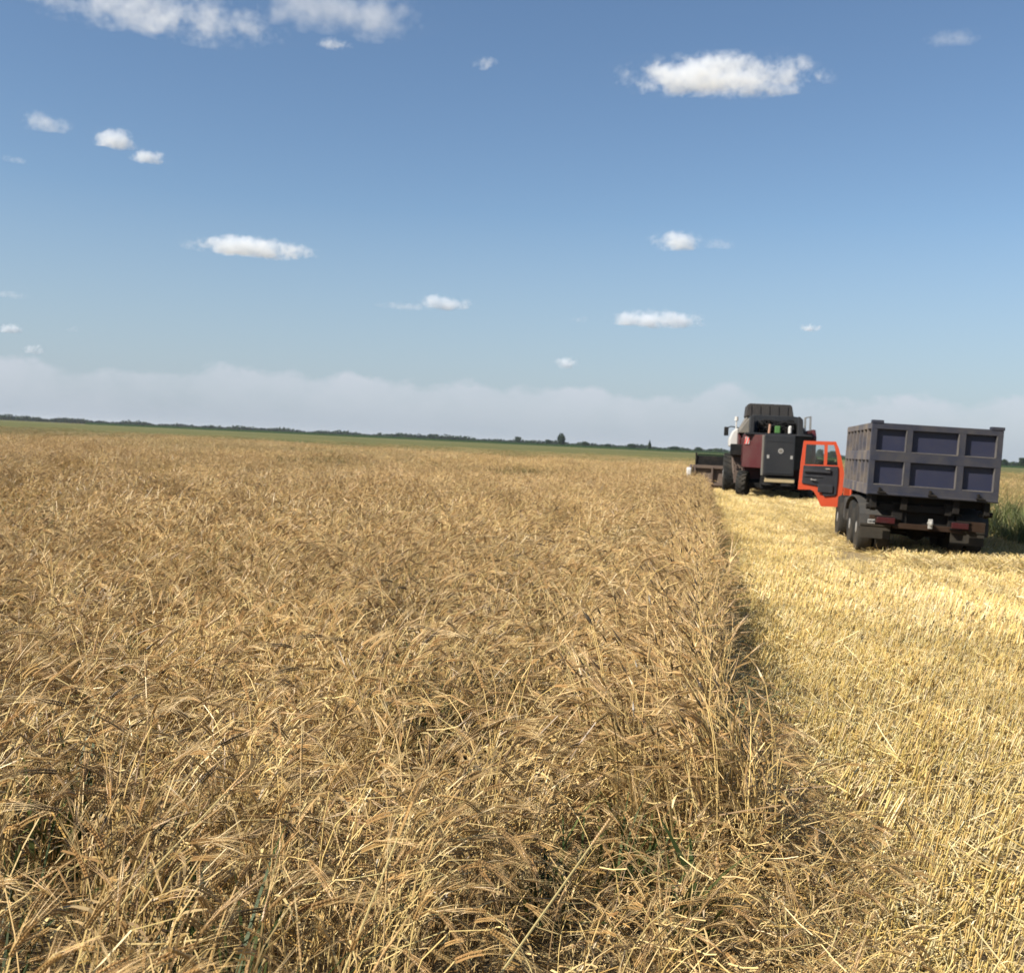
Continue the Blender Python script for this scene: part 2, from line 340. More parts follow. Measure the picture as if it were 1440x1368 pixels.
def weed_mesh(P, n, h, r, wide, cols, droop=0.7, lift=0.15):
    for i in range(n):
        a = rnd.uniform(0, 6.28); p = Vector((rnd.gauss(0, r*.4), rnd.gauss(0, r*.4), rnd.uniform(0, h*lift))); L = h*rnd.uniform(.5, 1.1); th = abs(rnd.gauss(.25, .25)); pts = [p.copy()]
        for j in range(6): th += droop*rnd.uniform(.05, .35); p = p + direc(th, a)*L/6; pts.append(p.copy())
        w = wide*rnd.uniform(.6, 1.2)
        P.ribbon(pts, [w*.5, w*.9, w, w*.9, w*.7, w*.4, w*.05], Vector((-math.sin(a), math.cos(a), rnd.uniform(-.3, .3))).normalized(), jit(rnd.choice(cols), .25))
def green_tuft(name, n, h, r, cols, wide=0.02):
    P = PM(); weed_mesh(P, n, h, r, wide, cols); return P.mesh(name, M['leafy'])

# ------------------------------------------------------------------ scatter: instances of plant meshes on one object
def scatter(name, groups, label, cat):
    """groups: list of (templates, pts Nx3, rots Nx3, scales N, index N) -> ONE stuff object with a geometry-nodes scatter"""
    temps = []; P = []; Rr = []; Sc = []; Ix = []
    for tm, p, r, s, ix in groups:
        Ix.append(np.asarray(ix)+len(temps)); temps += tm; P.append(p); Rr.append(r); Sc.append(s)
    P, Rr, Sc, Ix = np.concatenate(P), np.concatenate(Rr), np.concatenate(Sc), np.concatenate(Ix)
    me = bpy.data.meshes.new(name); me.vertices.add(len(P)); me.vertices.foreach_set('co', P.astype(np.float32).ravel())
    a = me.attributes.new('rot', 'FLOAT_VECTOR', 'POINT'); a.data.foreach_set('vector', Rr.astype(np.float32).ravel())
    a = me.attributes.new('scl', 'FLOAT', 'POINT'); a.data.foreach_set('value', Sc.astype(np.float32))
    a = me.attributes.new('idx', 'INT', 'POINT'); a.data.foreach_set('value', Ix.astype(np.int32))
    o = link(name, me)
    ng = bpy.data.node_groups.new(name+'_scatter', 'GeometryNodeTree')
    ng.interface.new_socket('Geometry', in_out='INPUT', socket_type='NodeSocketGeometry'); ng.interface.new_socket('Geometry', in_out='OUTPUT', socket_type='NodeSocketGeometry')
    gi, go = N(ng, 'NodeGroupInput'), N(ng, 'NodeGroupOutput'); L = ng.links.new
    def attr(nm, dt):
        n = N(ng, 'GeometryNodeInputNamedAttribute', data_type=dt); n.inputs['Name'].default_value = nm; return n.outputs['Attribute']
    rot, scl, idx = attr('rot', 'FLOAT_VECTOR'), attr('scl', 'FLOAT'), attr('idx', 'INT')
    e2r = N(ng, 'FunctionNodeEulerToRotation'); L(rot, e2r.inputs[0]); j = N(ng, 'GeometryNodeJoinGeometry')
    for k, tme in enumerate(temps):
        to = bpy.data.objects.new(tme.name, tme)
        oi = N(ng, 'GeometryNodeObjectInfo'); oi.inputs['Object'].default_value = to; oi.inputs['As Instance'].default_value = False
        cmp_ = N(ng, 'FunctionNodeCompare', data_type='INT', operation='EQUAL')
        L(idx, [s for s in cmp_.inputs if s.enabled and s.name == 'A'][0]); [s for s in cmp_.inputs if s.enabled and s.name == 'B'][0].default_value = k
        ip = N(ng, 'GeometryNodeInstanceOnPoints'); L(gi.outputs[0], ip.inputs['Points']); L(cmp_.outputs[0], ip.inputs['Selection']); L(oi.outputs['Geometry'], ip.inputs['Instance'])
        L(e2r.outputs[0], ip.inputs['Rotation']); L(scl, ip.inputs['Scale']); L(ip.outputs[0], j.inputs[0])
    L(j.outputs[0], go.inputs[0])
    md = o.modifiers.new('scatter', 'NODES'); md.node_group = ng
    return tag(o, label, cat, kind='stuff')

rng = np.random.default_rng(11)
def in_view(p, margin=1.6, half=27.8):
    """inside the wedge the camera (or one a step to its side) can see"""
    f2 = np.array([fh.x, fh.y]); r2 = np.array([rt.x, rt.y]); d = p[:, :2] @ f2; s = p[:, :2] @ r2
    return (d > 0.5) & (np.abs(s) < d*math.tan(R(half)) + margin)
def spread(x0, x1, y0, y1, dens):
    n = int((x1-x0)*(y1-y0)*dens); return np.stack([rng.uniform(x0, x1, n), rng.uniform(y0, y1, n), np.zeros(n)], 1)
def lattice(x0, x1, y0, y1, step, jit_):
    X, Y = np.meshgrid(np.arange(x0, x1, step), np.arange(y0, y1, step)); n = X.size
    return np.stack([X.ravel()+rng.uniform(-jit_, jit_, n), Y.ravel()+rng.uniform(-jit_, jit_, n), np.zeros(n)], 1)
def vnoise(p, sc, seed=0):
    """smooth value noise 0..1"""
    g = np.random.default_rng(seed).random((257, 257)); q = p[:, :2]/sc + 1000; i = np.floor(q).astype(int); f = q-i; f = f*f*(3-2*f); i %= 256
    return (g[i[:, 0], i[:, 1]]*(1-f[:, 0])*(1-f[:, 1]) + g[i[:, 0]+1, i[:, 1]]*f[:, 0]*(1-f[:, 1]) + g[i[:, 0], i[:, 1]+1]*(1-f[:, 0])*f[:, 1] + g[i[:, 0]+1, i[:, 1]+1]*f[:, 0]*f[:, 1])
def edge_x(y):
    """where the cut begins: the ragged edge of the standing crop"""
    y = np.asarray(y, float); return 0.56 + 0.05*np.sin(y*1.7+1) + 0.05*np.sin(y*0.63) + 0.04*np.sin(y*4.1) + 0.10*np.exp(-((y-4.6)/1.3)**2)

# ------------------------------------------------------------------ ground
def ground():
    me = bpy.data.meshes.new('ground'); s = 6000.0
    me.from_pydata([(-s, -s, 0), (s, -s, 0), (s, s, 0), (-s, s, 0)], [], [(0, 1, 2, 3)])
    m = bpy.data.materials.new('stubble_soil'); m.use_nodes = True; nt = m.node_tree; L = nt.links.new; b = nt.nodes['Principled BSDF']; b.inputs['Roughness'].default_value = 0.95
    tc = N(nt, 'ShaderNodeTexCoord')
    def noise(sc, det=8):
        n = N(nt, 'ShaderNodeTexNoise'); n.inputs['Scale'].default_value = sc; n.inputs['Detail'].default_value = det; L(tc.outputs['Object'], n.inputs['Vector']); return n.outputs[0]
    a = N(nt, 'ShaderNodeValToRGB'); a.color_ramp.elements[0].color = (0.17, 0.115, 0.052, 1); a.color_ramp.elements[1].color = (0.48, 0.355, 0.17, 1); a.color_ramp.elements[0].position = .35; a.color_ramp.elements[1].position = .65
    L(noise(30), a.inputs[0]); L(a.outputs[0], b.inputs['Base Color'])
    bp = N(nt, 'ShaderNodeBump'); bp.inputs['Strength'].default_value = .8; bp.inputs['Distance'].default_value = .03; L(noise(60), bp.inputs['Height']); L(bp.outputs[0], b.inputs['Normal'])
    me.materials.append(m); o = link('ground', me); tag(o, 'bare brown soil strewn with chaff under the crop', 'ground', kind='structure')
ground()

def crop_sheet(name, x0, x1, y0, y1, z, c1, c2, label, cat, sc=0.6):
    """far crop whose single plants no longer show: a block with a rough top"""
    mb = MB().box(x0, x1, y0, y1, 0.004, z)
    m = bpy.data.materials.new(name+'_top'); m.use_nodes = True; nt = m.node_tree; L = nt.links.new; b = nt.nodes['Principled BSDF']; b.inputs['Roughness'].default_value = 0.9; b.inputs['Specular IOR Level'].default_value = .1
    tc = N(nt, 'ShaderNodeTexCoord'); 
    def noise(s_, det=6):
        n = N(nt, 'ShaderNodeTexNoise'); n.inputs['Scale'].default_value = s_; n.inputs['Detail'].default_value = det; L(tc.outputs['Object'], n.inputs['Vector']); return n.outputs[0]
    mp = N(nt, 'ShaderNodeMath', operation='ADD'); L(noise(sc), mp.inputs[0]); L(noise(0.03), mp.inputs[1])
    rg = N(nt, 'ShaderNodeMapRange'); rg.inputs[1].default_value = .75; rg.inputs[2].default_value = 1.25; L(mp.outputs[0], rg.inputs[0])
    mx = N(nt, 'ShaderNodeMixRGB'); mx.inputs[1].default_value = (*c1, 1); mx.inputs[2].default_value = (*c2, 1); L(rg.outputs[0], mx.inputs[0]); L(mx.outputs[0], b.inputs['Base Color'])
    bp = N(nt, 'ShaderNodeBump'); bp.inputs['Strength'].default_value = 1; bp.inputs['Distance'].default_value = .3; L(noise(1.5), bp.inputs['Height']); L(bp.outputs[0], b.inputs['Normal'])
    return tag(mb.build(name, m), label, cat, kind='stuff')
crop_sheet('green_crop', -1600, 900, 118, 900, 0.60, (0.085, 0.10, 0.03), (0.19, 0.165, 0.065), 'low green crop stretching to the tree line', 'crop')

# ------------------------------------------------------------------ barley
def barley():
    weeds = np.array([(-1.10, 2.65), (-.58, 6.1), (-2.05, 3.0), (.2, 6.2), (-8, 12.5), (-.3, 4.6)])
    near = [tuft(f'barley_near_{i}', 15, 0.13, 0, lg, h) for i, (lg, h) in enumerate([(0, 1), (0, 1.05), (.1, .95), (.15, 1), (.2, 1), (.3, 1), (.5, 1), (.7, 1), (.95, 1), (1.15, 1.05), (0, .7), (.1, .75)])]
    mid = [tuft(f'barley_mid_{i}', 70, 0.42, 1, lg, h, green=g, lit=6) for i, (lg, h, g) in enumerate([(0, 1, 0), (.1, 1, 0), (.2, 1, 0), (.15, .95, 0), (.35, 1, 0), (.7, 1, 0), (.95, 1, 0), (.1, .95, .35)])]
    far = [tuft(f'barley_far_{i}', 170, 1.15, 2, lg, h, green=g, lit=0) for i, (lg, h, g) in enumerate([(0, 1, 0), (.1, 1, 0), (.2, 1.0, 0), (.3, 1, 0), (.6, 1, 0), (.1, 1, .4), (.1, .95, .8)])]
    G = []
    def az_field(p): return R(18) + (vnoise(p, 1.3, 3)-.5)*2.2 + (vnoise(p, 5.0, 4)-.5)*1.6
    def lodge_field(p): return np.clip((vnoise(p, 1.6, 5)*.6 + vnoise(p, 5.5, 6)*.55 - .50)*3.4, 0, 1)
    def ex0(p): return edge_x(p[:, 1])-.15
    # near
    p = spread(-9, 1.2, 1.1, 12.5, 16.5); p = p[in_view(p, 1.8)]; p = p[np.hypot(p[:, 0], p[:, 1]) > 1.55]
    ex = edge_x(p[:, 1]); p = p[p[:, 0] < ex + rng.normal(0, .05, len(p)) - .44]; lf = lodge_field(p)*np.clip((ex0(p)-p[:, 0])/.5, 0, 1)
    clear = np.ones(len(p), bool)
    for wx, wy in weeds:
        d = np.array([wx, wy]); u = d/np.hypot(*d); q = p[:, :2]-d; a = q@u; b = np.abs(q@np.array([u[1], -u[0]])); clear &= ~((a > -.42) & (a < .12) & (b < .17))
    p, lf = p[clear], lf[clear]
    ix = np.clip(np.round(lf*9 + rng.normal(0, .9, len(p))), 0, 9).astype(int); sm = rng.random(len(p)) < .24; ix[sm] = rng.integers(10, 12, sm.sum())
    rz = az_field(p) + rng.normal(0, .5, len(p)); ed = (ex0(p)-.25-p[:, 0]) < .3; rz[ed] = rng.normal(2.7, .7, ed.sum()); r = np.stack([rng.normal(0, .06, len(p)), rng.normal(0, .06, len(p)), rz], 1)
    s = rng.normal(1.0, .09, len(p)) * (0.9+.2*vnoise(p, 3, 9))
    low = (p[:, 1] < 7.5) & (ex0(p)-p[:, 0] < .75 + .35*vnoise(p, .8, 15)); ix[low] = rng.choice([6, 7, 8, 9, 9, 10], low.sum()); s[low] *= .80; r[low, 2] = rng.normal(1.2, 1.3, low.sum())
    G.append((near, p, r, s, ix))
    # stalks trampled flat beside the cut
    n = 260; y = rng.uniform(2.2, 7.5, n); q = np.stack([edge_x(y) - .14 - .45*rng.random(n), y, np.zeros(n)], 1)
    G.append((near, q, np.stack([rng.normal(0, .1, n), rng.normal(.25, .2, n), rng.normal(.8, 1.6, n)], 1), rng.uniform(.5, .75, n), rng.choice([7, 8, 9, 9], n)))
    # mid
    p = spread(-34, 1.0, 11.5, 48, 3.3); p = p[in_view(p, 3)]; p = p[p[:, 0] < edge_x(p[:, 1]) - .80 + rng.normal(0, .05, len(p))]; lf = lodge_field(p)*np.clip((ex0(p)-.2-p[:, 0])/.8, 0, 1)
    ix = np.clip(np.round(lf*6 + rng.normal(0, .8, len(p))), 0, 6).astype(int); gr = vnoise(p, 7, 21)*.6 + vnoise(p, 2.5, 22)*.4 > .66; ix[gr] = 7
    rz = az_field(p)+rng.normal(0, .5, len(p)); ed = (ex0(p)-.5-p[:, 0]) < .5; rz[ed] = rng.normal(2.0, .8, ed.sum()); r = np.stack([rng.normal(0, .05, len(p)), rng.normal(0, .05, len(p)), rz], 1); G.append((mid, p, r, rng.normal(1, .08, len(p))*(0.92+.16*vnoise(p, 4, 9)), ix))
    # a dense wall of upright stalks along the cut
    edge = [tuft(f'barley_edge_{i}', 13, 0.10, 1, 0.0, h, lit=8, fan=.8) for i, h in enumerate((.95, 1.0, 1.05, .85))]
    n = 1500; y = rng.uniform(4.5, 48, n); p = np.stack([edge_x(y) - .36 - .6*rng.random(n)**1.6, y, np.zeros(n)], 1)
    G.append((edge, p, np.stack([rng.normal(0, .05, n), rng.normal(-.12, .06, n), rng.normal(2.9, .8, n)], 1)*np.array([1, 0, 1]), rng.normal(1, .08, n), rng.integers(0, 4, n)))
    # the strip beyond the combine and the wings
    p = spread(-140, 60, 46, 175, 0.62); p = p[in_view(p, 6)]; p = p[(p[:, 1] < 116) | (rng.random(len(p)) < .75*(1-(p[:, 1]-116)/60)*(vnoise(p, 9, 90) > .42))]; p = p[~((p[:, 0] > -1.6) & (p[:, 0] < 8) & (p[:, 1] < 54.5))]; p = p[~((p[:, 0] > 7) & (p[:, 1] < 60))]
    lf = lodge_field(p); ix = np.clip(np.round(lf*4+rng.normal(0, .7, len(p))), 0, 4).astype(int)
    gq = vnoise(p, 14, 31)*.7+vnoise(p, 4, 32)*.3 + (p[:, 1]-46)/84*.55 ; ix[gq > .54] = 5; ix[gq > .74] = 6
    r = np.stack([rng.normal(0, .04, len(p)), rng.normal(0, .04, len(p)), az_field(p)+rng.normal(0, .4, len(p))], 1); G.append((far, p, r, rng.normal(1.0, .07, len(p)), ix))
    print('barley instances', [len(g[1]) for g in G])
    scatter('barley_crop', G, 'ripe tan barley, partly blown over, standing left of the cut swath', 'barley')
barley()

def stubble():
    nearT = [stub_tuft(f'stubble_near_{i}', 46, 0.19, 0) for i in range(8)]; midT = [stub_tuft(f'stubble_mid_{i}', 200, 0.5, 1) for i in range(6)]
    p = lattice(.1, 7.3, 2.2, 12.4, .225, .05); p = p[in_view(p, 1.2)]; p = p[p[:, 0] > edge_x(p[:, 1])-.12]
    G = [(nearT, p, np.stack([rng.normal(0, .05, len(p)), rng.normal(.15, .08, len(p)), rng.normal(0, .16, len(p)) + math.pi*0], 1), rng.normal(1, .12, len(p))*(.8+.35*vnoise(p, .45, 81)), rng.integers(0, 8, len(p)))]
    p = lattice(.2, 7.3, 11.9, 56, .56, .12); p = p[in_view(p, 2)]; p = p[p[:, 0] > edge_x(p[:, 1])+.42]
    tr = (p[:, 1] > 19.3) & (p[:, 1] < 30) & (np.abs(p[:, 0]-3.2) < .75); p = p[~tr]
    G.append((midT, p, np.stack([rng.normal(0, .04, len(p)), rng.normal(.12, .06, len(p)), rng.normal(0, .14, len(p))], 1), rng.normal(1, .12, len(p)), rng.integers(0, 6, len(p))))
    n = 900; y = rng.uniform(11, 48, n); p = np.stack([edge_x(y)+rng.uniform(-.15, .65, n), y, np.zeros(n)], 1)
    G.append((nearT, p, np.stack([rng.normal(0, .05, n), rng.normal(.12, .07, n), rng.normal(0, .16, n)], 1), rng.normal(1, .12, n), rng.integers(0, 8, n)))
    print('stubble', [len(g[1]) for g in G]); scatter('stubble', G, 'short yellow stubble left behind the combine', 'stubble')
    heap = [straw_heap(f'straw_clump_{i}', 110, .32, h) for i, h in enumerate((.06, .10, .16, .22))]
    p = spread(.6, 7.3, 2.5, 46, 2.6); p = p[in_view(p, 1.5)]; p = p[p[:, 0] > edge_x(p[:, 1])+.35]; k = vnoise(p, 1.6, 41) > .42; p = p[k]
    G = [(heap[:2], p, np.stack([np.zeros(len(p)), np.zeros(len(p)), rng.uniform(0, 6.28, len(p))], 1), rng.uniform(.7, 1.3, len(p)), rng.integers(0, 2, len(p)))]
    n = 520; q = np.stack([rng.uniform(3.7, 7.2, n), rng.normal(20.0, .5, n), np.zeros(n)], 1); hh = vnoise(q, 1.1, 51)
    G.append((heap[2:], q, np.stack([np.zeros(n), np.zeros(n), rng.uniform(0, 6.28, n)], 1), (.55+1.1*hh), rng.integers(0, 2, n)))
    n = 700; q = np.stack([rng.uniform(1.4, 6.6, n), rng.uniform(22, 45, n), np.zeros(n)], 1)
    G.append((heap[1:3], q, np.stack([np.zeros(n), np.zeros(n), rng.uniform(0, 6.28, n)], 1), rng.uniform(.7, 1.2, n), rng.integers(0, 2, n)))
    # straw pressed down along the cut edge
    n = 150; y = rng.uniform(2.4, 9, n); q = np.stack([edge_x(y)+rng.normal(.02, .12, n), y, np.zeros(n)], 1)
    G.append((heap[:2], q, np.stack([np.zeros(n), np.zeros(n), rng.uniform(0, 6.28, n)], 1), rng.uniform(.5, .9, n), rng.integers(0, 2, n)))
    scatter('loose_straw', G, 'loose threshed straw heaped on the stubble behind the truck and the combine', 'straw')
stubble()

def right_crop():
    gy = [(0.16, 0.195, 0.062), (0.23, 0.235, 0.085), (0.11, 0.145, 0.045), (0.31, 0.28, 0.12)]
    T = [green_tuft(f'weedy_crop_{i}', 130, h, .5, gy, .016) for i, h in enumerate((.85, 1.0, .7, .95))] + [tuft(f'weedy_barley_{i}', 60, .42, 1, .1, 1.15, green=.5, lit=0) for i in range(2)]
    p = spread(7.2, 30, 8, 60, 3.2); p = p[in_view(p, 4)]; ix = rng.integers(0, 6, len(p)); G = [(T, p, np.stack([np.zeros(len(p)), np.zeros(len(p)), rng.uniform(0, 6.28, len(p))], 1), rng.normal(1, .12, len(p))*(.85+.3*vnoise(p, 2, 61)), ix)]
    p = spread(8, 90, 58, 160, .9); p = p[in_view(p, 4)]; ix = rng.integers(0, 6, len(p)); G.append((T, p, np.stack([np.zeros(len(p)), np.zeros(len(p)), rng.uniform(0, 6.28, len(p))], 1), rng.normal(1.1, .12, len(p)), ix))
    scatter('weedy_crop', G, 'tall green and straw coloured weedy crop standing right of the truck', 'crop')
    g = [green_tuft(f'field_weed_{i}', 45, h, .35, GREENS, .018) for i, h in enumerate((.62, .78))]
    p = np.concatenate([spread(-30, -.5, 10, 48, .55), spread(-80, 20, 46, 125, .7)]); p = p[in_view(p, 3)]; k = vnoise(p, 6, 71)*.6+vnoise(p, 1.8, 72)*.4 > .60; p = p[k]; pg = spread(-17, -6, 41, 48, 4.5); pg = pg[(vnoise(pg, 2.2, 74) > .38)]; p = np.concatenate([p, pg, spread(-10.2, -8.6, 13.2, 14.6, 2.5), spread(-24, -20, 40, 42.5, 1.5)]); pn = spread(-7, .1, 2, 11, 1.2); pn = pn[in_view(pn)]; pn = pn[vnoise(pn, .9, 73) > .5]; p = np.concatenate([p, pn]); p = p[~((p[:, 0] > -1.6) & (p[:, 1] < 56) & (p[:, 0] < 8) & (p[:, 1] > 46))]
    scatter('green_weeds', [(g, p, np.stack([np.zeros(len(p)), np.zeros(len(p)), rng.uniform(0, 6.28, len(p))], 1), np.where(p[:, 1] < 11, rng.uniform(.6, .95, len(p)), rng.uniform(1.0, 1.3, len(p))), rng.integers(0, 2, len(p)))], 'scattered green weeds growing through the barley', 'weeds')
right_crop()

# single plants one can point to
def weed(x, y, h, n, wide, label, cols=GREENS, rz=0):
    h *= 1.2
    o = empty('weed', (x, y, 0), (0, 0, rz)); tag(o, label, 'weed', 'green weeds in the near barley')
    P = PM(); weed_mesh(P, n, h, .16, wide, cols, .8); link('leaves', P.mesh('leaves', M['leafy']), o)
    P = PM()
    for k in range(5):
        a = rnd.uniform(0, 6.28); t = Vector((math.cos(a)*.08, math.sin(a)*.08, h*rnd.uniform(.5, .8))); P.tube([Vector((math.cos(a)*.03, math.sin(a)*.03, 0)), t*.6, t], .004, jit(GREENS[1]), 4)
    link('stem', P.mesh('stem', M['leafy']), o); return o
weed(-1.10, 2.65, .60, 46, .013, 'green grassy weed clump among the straw at the lower left edge')
weed(-0.58, 6.1, .70, 30, .016, 'upright green weed in the middle of the barley left of the cut edge')
weed(0.02, 3.9, .42, 20, .028, 'broad leaved dark green weed low beside the cut edge', [(0.07, 0.09, 0.022), (0.10, 0.12, 0.035)])
weed(-2.05, 3.0, .6, 22, .012, 'narrow green weed at the far left side of the near barley')
weed(0.2, 6.2, .55, 34, .02, 'grey green weed leaning out of the ragged crop edge', [(0.14, 0.15, 0.06), (0.09, 0.105, 0.035)])
weed(-8.0, 12.5, .72, 60, .022, 'large green weed clump in the barley far left of the cut edge')
def tall_stalk(pts, label, r=.0034, col=(0.66, .52, .27)):
    P = PM(); P.tube([Vector(p) for p in pts], [r, r*.9, r*.7], jit(col, .06), 5); a = Vector(pts[-1])-Vector(pts[-2]); q = Vector(pts[-1])
    o = link('barley_stalk', P.mesh('barley_stalk', M['straw'])); tag(o, label, 'stalk', 'long pale barley stalks')
    P = PM(); ax = a.normalized(); sd_ = ax.cross(Vector((0, 0, 1))).normalized(); nr = sd_.cross(ax)
    for k in range(11):
        for sg in (-1, 1):
            b = q + ax*.008*k; kx = (ax*.95+sd_*sg*.3).normalized(); P.spindle(b, kx, .0125, .006, jit(EAR_A, .1)); ad = (ax+sd_*sg*rnd.uniform(.03, .16)+nr*rnd.uniform(-.08, .08)).normalized()
            P.ribbon([b+kx*.01, b+ad*.06, b+ad*.12+Vector((0, 0, -.008))], [.0013, .001, .0002], nr, jit(AWN))
    link('ear', P.mesh('ear', M['straw']), o)
tall_stalk([(-1.62, 2.55, .30), (-1.48, 2.75, .56), (-1.30, 2.95, .80)], 'pale stalk leaning right across the lower left corner')
tall_stalk([(-.80, 2.25, .25), (-.74, 2.36, .62), (-.66, 2.5, .9)], 'tall upright pale stalk near the bottom centre, left of the others')
tall_stalk([(-.52, 2.3, .3), (-.40, 2.5, .6), (-.22, 2.75, .84)], 'pale stalk slanting right above the bottom centre')

# ------------------------------------------------------------------ tipper truck
def wheel(parent, x, y, r, w, rimmat, out, steer=0.0, name='wheel', lugs=0):
    """out = -1: outer face to the left"""
    t = MB()
    t.lathe([(r*.58, -w/2), (r*.93, -w/2), (r*.985, -w*.38), (r, -w*.2), (r, w*.2), (r*.985, w*.38), (r*.93, w/2), (r*.58, w/2)], (0, 0, 0), (1, 0, 0), 32)
    if lugs:
        for k in range(lugs):
            a = 2*math.pi*k/lugs
            for sg in (-1, 1):
                aa = a + (0.5*2*math.pi/lugs if sg > 0 else 0)
                Mx = Matrix.Rotation(aa, 4, 'X') @ Matrix.Translation((sg*w*.24, 0, r*.99)) @ Matrix.Rotation(sg*R(35), 4, 'Z')
                t.box(-w*.25, w*.25, -r*.035, r*.035, -.02, .035, M=Mx)
    wh = t.build(name, M['rubber'], parent, True); wh.location = (x, y, r); wh.rotation_euler = (0, 0, steer)
    rm = MB(); o = out*w/2
    rm.lathe([(r*.60, o*.2), (r*.60, o*.96), (r*.53, o*.96), (r*.50, o*.55), (r*.25, o*.45), (r*.22, o*1.02), (.02, o*1.05)], (0, 0, 0), (1, 0, 0), 28)
    rm.build('rim', rimmat, wh, True); return wh

def truck():
    t = empty('dump_truck', (4.22, 21.25, -0.03), (0, R(1.25), R(-1.1)))
    tag(t, 'dusty tipper truck with dark blue ribbed cargo box and open orange cab door', 'truck')
    X, H0, H1, LEN = 1.15, 1.2, 2.54, 4.15; Wd = 2*X
    zs = [H1-1.34*f for f in (0, .085, .39, .525, .855, 1)]; xs = [-X+Wd*f for f in (0, .042, .272, .318, .672, .722, .958, 1)]
    # tailgate: rails and posts standing proud of recessed panels
    g = MB(); d = .10
    for a, b in ((1, 0), (3, 2), (5, 4)): g.box(xs[0], xs[7], 0, d, zs[a], zs[b], .007)
    for a, b in ((0, 1), (2, 3), (4, 5), (6, 7)):
        for r0, r1 in ((2, 1), (4, 3)): g.box(xs[a], xs[b], .002, d-.002, zs[r0]-.006, zs[r1]+.006, .004)
    for x0, x1 in ((-X-.012, -X+.2), (X-.22, X+.012)): g.box(x0, x1, -.012, .16, H1-.01, H1+.05, .008)
    g.box(-X, X, -.022, .0, zs[5]+.015, zs[5]+.05, .006)
    tg = g.build('tailgate', M['box_frame'], t)
    p = MB(); p.box(-X+.01, X-.01, .092, .11, H0+.02, H1-.02); p.build('panel_sheet', M['box_panel'], tg)
    e = MB()  # paler tan strips along the bottom and right edge of each recess
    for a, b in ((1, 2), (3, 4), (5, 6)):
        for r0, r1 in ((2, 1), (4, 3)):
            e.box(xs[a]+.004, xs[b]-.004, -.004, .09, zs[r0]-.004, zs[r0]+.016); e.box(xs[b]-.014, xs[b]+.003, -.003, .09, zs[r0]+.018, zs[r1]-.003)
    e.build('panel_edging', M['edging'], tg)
    for fx in (.11, .5, .865):
        x = -X+Wd*fx; h = MB().box(x-.05, x+.05, -.05, .0, H0+.05, H0+.085, .006).box(x-.06, x-.02, -.06, -.002, H0+.08, H0+.15, .006); h.cyl((x-.08, -.05, H0+.06), (x+.08, -.05, H0+.05), .018, n=8); h.build('latch', M['chassis'], tg)
    for sx in (-1, 1):
        s = MB(); x0, x1 = (sx*X, sx*(X-.06)); x0, x1 = min(x0, x1), max(x0, x1)
        for a, b in ((1, 0), (3, 2), (5, 4)): s.box(x0, x1, d+.003, LEN, zs[a], zs[b], .007)
        for k in range(8):
            y = .075 + k*(LEN-.16)/7
            for r0, r1 in ((2, 1), (4, 3)): s.box(x0+.002, x1-.002, y, y+.085, zs[r0]-.006, zs[r1]+.006, .004)
        sb = s.build('side_board', M['box_side'], t)
        q = MB(); xi = sx*(X-.055); q.box(min(xi, xi-sx*.02), max(xi, xi-sx*.02), d+.01, LEN-.01, H0+.02, H1-.02); q.build('panel_sheet', M['box_side'], sb)
    MB().box(-X+.08, X-.08, LEN-.07, LEN-.005, H0+.01, H1+.02, .006).build('headboard', M['box_frame'], t)
    MB().box(-X+.08, X-.08, d+.02, LEN-.08, H0+.01, H0+.06).build('cargo_floor', M['chassis'], t)
    # tipping subframe and chassis
    f = MB()
    for sx in (-1, 1):
        f.box(sx*.42-.05, sx*.42+.05, .25, 5.4, .66, .92, .01); f.box(sx*.46-.06, sx*.46+.06, .1, 4.0, .95, 1.19, .01)
    for y in (.3, 1.1, 1.9, 2.7, 3.5): f.box(-1.0, 1.0, y, y+.09, 1.06, 1.195, .008)
    f.box(-.9, .42, .2, .32, .92, 1.05, .008); f.box(-.37, .37, .35, .5, .68, .9); f.box(-.37, .37, 2.2, 2.35, .68, .9)
    f.cyl((0, .5, .8), (0, 2.4, 1.1), .1, n=12); f.box(.1, .5, .5, .9, .6, .95, .02)
    f.cyl((-.15, .25, .98), (.6, .3, .93), .03, n=8); f.box(.28, .4, .15, .6, .9, 1.12, .01); f.box(-.65, -.45, .2, .8, .75, 1.1, .02)
    for y in (1.35, 2.5): f.cyl((-.95, y, .5), (.95, y, .5), .085, n=12); f.ball((0, y, .52), .2, 12)
    f.cyl((-.9, 4.85, .48), (.9, 4.85, .48), .06, n=10)
    f.build('chassis_frame', M['chassis'], t)
    for sx in (-1, 1):
        b = MB(); xc = sx*1.0; b.box(xc-.05, xc+.05, .3, .85, 1.1, 1.188); b.prism([(.12, 1.19), (.42, 1.19), (.36, .98), (.2, .9), (.1, .96)], xc-.05, xc+.05, 'x', .006); b.prism([(.7, 1.19), (1.0, 1.19), (.9, 1.02), (.78, 1.02)], xc-.04, xc+.04, 'x', .006)
        b.cyl((xc-.12, .22, .97), (xc+.12, .22, .97), .05, n=10); b.build('hinge_bracket', M['chassis'], t)
    MB().box(-.62, .62, .12, .2, .60, .70, .01).box(-1.05, -.6, .12, .2, .64, .82, .01).box(.5, 1.0, .12, .2, .64, .82, .01).build('bumper_beam', M['rust'], t)
    for x0, x1 in ((-.93, -.60), (.40, .70)):
        l = MB().box(x0, x1, .06, .118, .68, .79, .012).build('tail_light', M['red_lens'], t)
        MB().box(x0-.03, x1+.03, .085, .117, .655, .68, .004).box(x0-.03, x1+.03, .085, .117, .79, .815, .004).build('housing', M['black'], l)
    pl = MB().box(-1.09, -.96, .05, .062, .66, .74, .003).build('licence_plate', M['white_plate'], t)
    q = MB()
